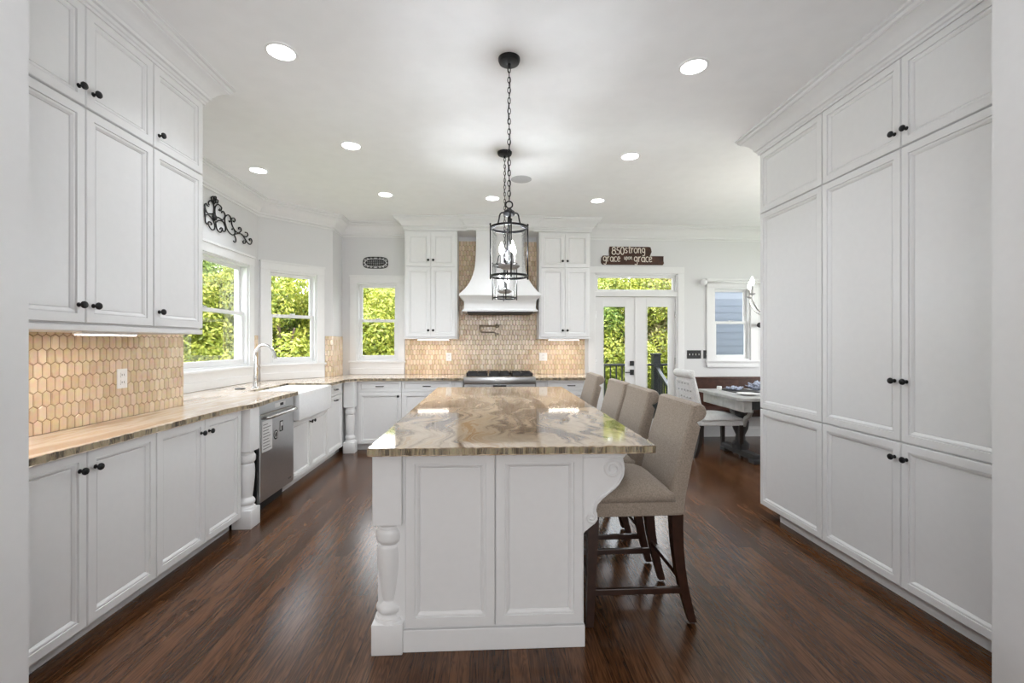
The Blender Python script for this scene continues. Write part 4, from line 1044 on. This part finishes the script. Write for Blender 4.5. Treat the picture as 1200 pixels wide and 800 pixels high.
# dining chair
t = thing('dining_chair', 'pale grey tufted scroll-back dining chair with dark legs at the table', 'chair', (2.70, 5.47, 0), pi/2)
# local front -y -> world +x
bm = B(); prism(bm, [(-.235, -.30), (.235, -.30), (.225, .22), (-.225, .22)], 'z', .385, .445, .008); build('seat_rail', bm, 'ivory', t, smooth=True)
bm = B(); cushion(bm, -.237, .237, -.303, .20, .445, .485, .04, .02); build('seat_cushion', bm, 'ivory', t, smooth='all')
bm = B(); scroll_back(bm, .228, back_profile(.17, .385, 1.04, .12, .075, .05)); bk = build('backrest', bm, 'ivory', t, smooth=True)
bm = B()
for j in range(4):
    for i in range(-2, 3):
        x = i*.085+(.0425 if j % 2 else 0); z = .62+j*.085
        if abs(x) > .19: continue
        y = .245+.12*((z-.385)/.655)*.86+.002
        bmesh.ops.create_uvsphere(bm, u_segments=8, v_segments=6, radius=.012, matrix=Matrix.Translation((x, y, z)))
bb = build('tufting_buttons', bm, 'candle', bk, smooth='all')
for s in (-1, 1):
    build('leg', leg_bm((s*.21, -.27, .39), (s*.212, -.28, 0), .024, .017), 'espresso', t)
    build('leg', leg_bm((s*.195, .20, .39), (s*.20, .275, 0), .026, .018, -.02), 'espresso', t)

# dining table
t = thing('dining_table', 'grey-topped pedestal dining table with dark apron beside the pantry end', 'table', (3.39, 5.35, 0))
bm = B(); box(bm, -.66, .90, -.55, .50, .725, .762, .006); build('tabletop', bm, 'tabletop', t)
bm = B(); box(bm, -.60, .84, -.49, .44, .63, .725); build('apron', bm, 'tabledark', t)
bm = B(); box(bm, -.61, -.52, -.50, .45, .60, .73, .004); build('end_rail', bm, 'tabletop', t)
for x in (-.38, .55):
    bm = B(); lathe(bm, [(.10, .10), (.10, .16), (.06, .20), (.05, .26), (.085, .34), (.095, .42), (.06, .50), (.07, .56), (.11, .62)], 24, Matrix.Translation((x, -.02, 0))); build('pedestal', bm, 'tabledark', t, smooth=True)
    bm = B(); box(bm, x-.05, x+.05, -.38, .34, .03, .10, .01); box(bm, x-.06, x+.06, -.40, -.28, 0, .05, .01); box(bm, x-.06, x+.06, .24, .36, 0, .05, .01); build('foot', bm, 'tabledark', t)
for s in (-1, 1):
    bm = B(); pts = [(-.38, -.02+s*(.07+.16*u), .38+.23*u+.03*sin(u*pi*2)) for u in [i/10 for i in range(11)]]
    tube(bm, pts, .026, 8); tube(bm, [(-.38, -.02+s*(.21+.04*cos(a)), .585+.035*sin(a)) for a in [i*.5 for i in range(13)]], .015, 8); build('scroll_bracket', bm, 'tabletop', t, smooth='all')
# the table-top things
def place(name, label, cat, x, y, bmf, m, smooth=False, grp=None):
    bm = B(); bmf(bm); o = build(name, bm, m, smooth=smooth); o.location = (x, y, .762); tag(o, label, cat, grp); return o
place('plate', 'white plate at the near left corner of the dining table', 'plate', 2.98, 5.12, lambda b: lathe(b, [(.05, 0), (.07, .004), (.12, .016), (.122, .020), (.07, .010), (.02, .008)], 28), 'plate', True, 'plates on the dining table')
place('plate', 'white plate on the dining table right of the other plate', 'plate', 3.42, 5.25, lambda b: lathe(b, [(.05, 0), (.07, .004), (.12, .016), (.122, .020), (.07, .010), (.02, .008)], 28), 'plate', True, 'plates on the dining table')
place('placemat', 'dark placemat in the middle of the dining table', 'placemat', 3.12, 5.55, lambda b: box(b, -.17, .17, -.22, .22, 0, .006, .002), 'placemat')
def crumple(b, s=.09, h=.07):
    bmesh.ops.create_icosphere(b, subdivisions=3, radius=1)
    for v in b.verts:
        n_ = .75+.25*sin(v.co.x*7+2)*cos(v.co.y*6)+.15*sin(v.co.z*9+v.co.x*5); v.co = Vector((v.co.x*s*n_*1.4, v.co.y*s*n_, max(0, (v.co.z*.5+.5)*h*n_)))
place('folded_napkin', 'blue and white patterned napkin on the placemat', 'napkin', 3.08, 5.60, lambda b: (crumple(b, .09, .055), [setattr(v.co, 'z', v.co.z+.006) for v in b.verts]), 'napkin', 'all', 'patterned napkins on the table')
place('folded_napkin', 'larger crumpled blue and white napkin nearest the pantry edge', 'napkin', 3.40, 5.62, lambda b: crumple(b, .11, .12), 'napkin', 'all', 'patterned napkins on the table')
place('candle_jar', 'small white jar standing left of the napkins on dining table', 'jar', 2.90, 5.62, lambda b: lathe(b, [(.025, 0), (.03, .01), (.03, .05), (.024, .055)], 18), 'plate', True)
# bench
t = thing('dining_bench', 'dark brown wooden bench with panelled back below the dining window', 'bench', (3.75, 6.2, 0))
bm = B(); box(bm, -.92, .92, .17, .21, .30, .86, .004); box(bm, -.94, .94, .155, .225, .84, .875, .006); build('backrest', bm, 'benchwood', t)
bm = B(); box(bm, -.92, .92, -.20, .19, .42, .46, .006); build('seat', bm, 'benchwood', t)
for x in (-.90, .86):
    bm = B(); box(bm, x, x+.04, -.19, .17, 0, .42, .004); build('side_panel', bm, 'benchwood', t)
    bm = B(); box(bm, x, x+.05, .155, .215, 0, .30, .004); build('leg', bm, 'benchwood', t)

# ------------------------------------------------------------------ outdoors
struct(build('ground', box(B(), -60, 60, -20, 80, -2.8, -2.6), 'lawn'))
bm = B()
for i in range(14): box(bm, .6, 3.6, 6.66+i*.145, 6.66+i*.145+.138, -.14, -.10)
box(bm, .6, 3.6, 6.66, 8.7, -.35, -.14); box(bm, .62, .75, 8.5, 8.63, -2.6, -.35); box(bm, 3.42, 3.55, 8.5, 8.63, -2.6, -.35)
struct(build('terrace_deck', bm, 'deck'))
t = thing('deck_railing', 'black baluster railing around the deck beyond the French door', 'railing', (0, 8.6, -.10))
bm = B(); box(bm, .62, 3.55, -.04, .04, 1.02, 1.06, .004); build('top_rail', bm, 'deckblack', t)
bm = B(); box(bm, .62, 3.55, -.02, .02, .10, .14); build('bottom_rail', bm, 'deckblack', t)
for px in (.62, 3.12):
    bm = B(); box(bm, px, px+.14, -.07, .07, 0, 1.22, .006); box(bm, px-.015, px+.155, -.085, .085, 1.22, 1.26, .006); build('post', bm, 'deckblack', t)
x = .85
while x < 3.5:
    if not 3.05 < x < 3.28: build('baluster', box(B(), x-.011, x+.011, -.011, .011, .14, 1.02), 'deckblack', t)
    x += .112
t = thing('stair_railing', 'black sloping stair railing beside the deck post outside', 'railing', (3.19, 8.6, -.10))
bm = B(); prism(bm, [(-.07, 1.0), (-.07, .94), (-1.3, .30), (-1.3, .36)], 'x', -.03, .03); build('handrail', bm, 'deckblack', t)
for i in range(9):
    y = -.15-i*.13; build('baluster', box(B(), -.011, .011, y-.011, y+.011, 0, .94+y*.52), 'deckblack', t)
# house wing seen through the dining window
bm = B(); z = -2.6
while z < 4.2:
    prism(bm, [(7.7, z), (7.693, z), (7.697, z+.115), (7.7, z+.115)], 'x', 3.78, 7.5); z += .115
box(bm, 3.78, 7.5, 7.70, 7.9, -2.6, 4.2); box(bm, 3.74, 3.80, 7.66, 7.9, -2.6, 4.2)
struct(build('exterior_wing', bm, 'siding'))

def crown_mesh(seed, n, R, Hh, leaf):
    rnd = random.Random(seed); bm = B(); blobs = []
    for i in range(44):
        a = rnd.uniform(0, 2*pi); z = rnd.uniform(-1, 1); q = sqrt(1-z*z*.85)*rnd.uniform(.45, .80)
        blobs.append((Vector((R*q*cos(a), R*q*sin(a), Hh*z*.82)), rnd.uniform(.20, .36)*R))
    me = bpy.data.meshes.new('crown'); vs, fs = [], []
    for i in range(n):
        c_, br = rnd.choice(blobs); d = Vector((rnd.gauss(0, 1), rnd.gauss(0, 1), rnd.gauss(0, 1))).normalized()
        p = c_+d*br*(rnd.uniform(.72, 1.06)); u = (Vector((rnd.gauss(0, 1), rnd.gauss(0, 1), rnd.gauss(0, 1)))+d.cross(Vector((0, 0, 1)))*.8).normalized(); nn = (d+Vector((rnd.gauss(0, .6), rnd.gauss(0, .6), rnd.gauss(0, .6)+.3))).normalized()
        v = nn.cross(u).normalized(); u = v.cross(nn); s = leaf*rnd.uniform(.6, 1.3); k = len(vs)
        vs += [tuple(p-u*s), tuple(p+v*s*.45-u*.2*s), tuple(p+u*s), tuple(p-v*s*.45-u*.2*s)]; fs.append((k, k+1, k+2, k+3))
    me.from_pydata(vs, [], fs); return me
def trunk_bm(h):
    bm = B(); tube(bm, [(0, 0, -h), (.05, 0, -h*.5), (-.03, .05, 0), (.05, .02, h*.5)], .10, 8, taper=[1.2, .9, .7, .4])
    for k in range(5):
        a = k*1.3; tube(bm, [(0, 0, -h*.3+k*.2), (.6*cos(a), .6*sin(a), .1+k*.2), (1.1*cos(a), 1.1*sin(a), .7+k*.2)], .06, 6, taper=[1, .7, .35])
    return bm
LB = {'a': 'yellow-green', 'b': 'mid-green', 'c': 'olive and russet'}
protos = {}
for k, (sd, mt) in {'a': (1, 'leafa'), 'b': (2, 'leafb'), 'c': (3, 'leafc')}.items():
    t = thing('leafy_tree', '', 'tree', (0, 0, 0)); me = crown_mesh(sd, 60000, 2.1, 3.0, .052); me.materials.append(M[mt])
    o = bpy.data.objects.new('crown', me); C.objects.link(o); o.parent = t
    build('trunk', trunk_bm(3.0), 'bark', t, smooth='all'); protos[k] = t
spots = [(-10.5, 8.2, 1.0, 'b', 'far left of the left window'), (-8.7, 9.6, 1.12, 'b', 'seen past the left wall cabinets'), (-7.3, 11.3, 1.02, 'a', 'filling the middle of the left window'),
         (-6.4, 13.2, 1.05, 'b', 'at the right edge of the left window'), (-5.3, 11.8, 1.05, 'a', 'filling the corner window'), (-3.6, 13.0, 1.06, 'a', 'left in the narrow back window'), (-1.9, 13.9, 1.02, 'a', 'behind the hood wall'),
         (.6, 14.2, 1.1, 'b', 'behind the back wall cabinets'), (2.6, 14.4, 1.12, 'b', 'in the left French door pane'), (4.5, 14.0, 1.1, 'a', 'between the French door panes'), (6.2, 14.2, 1.12, 'c', 'in the right French door pane'), (8.6, 13.5, 1.0, 'b', 'beyond the house wing'),
         (-13.0, 13.0, 1.35, 'b', 'tall in the second row at the far left'), (-9.6, 15.4, 1.2, 'b', 'second row behind the left window'), (-4.4, 17.5, 1.1, 'b', 'second row behind the back window'), (3.4, 18.4, 1.4, 'c', 'second row behind the French door'), (7.0, 18.0, 1.15, 'b', 'second row right of the French door')]
seen = set()
for x, y, s, k, lb in spots:
    o = protos[k] if k not in seen else copy_tree(protos[k]); seen.add(k)
    o.location = (x, y, -2.6+3.0*s); o.scale = (s, s, s); o.rotation_euler = (0, 0, x*1.7+y)
    o['label'] = LB[k]+' leafy tree '+lb; o['category'] = 'tree'; o['group'] = 'trees behind the house'
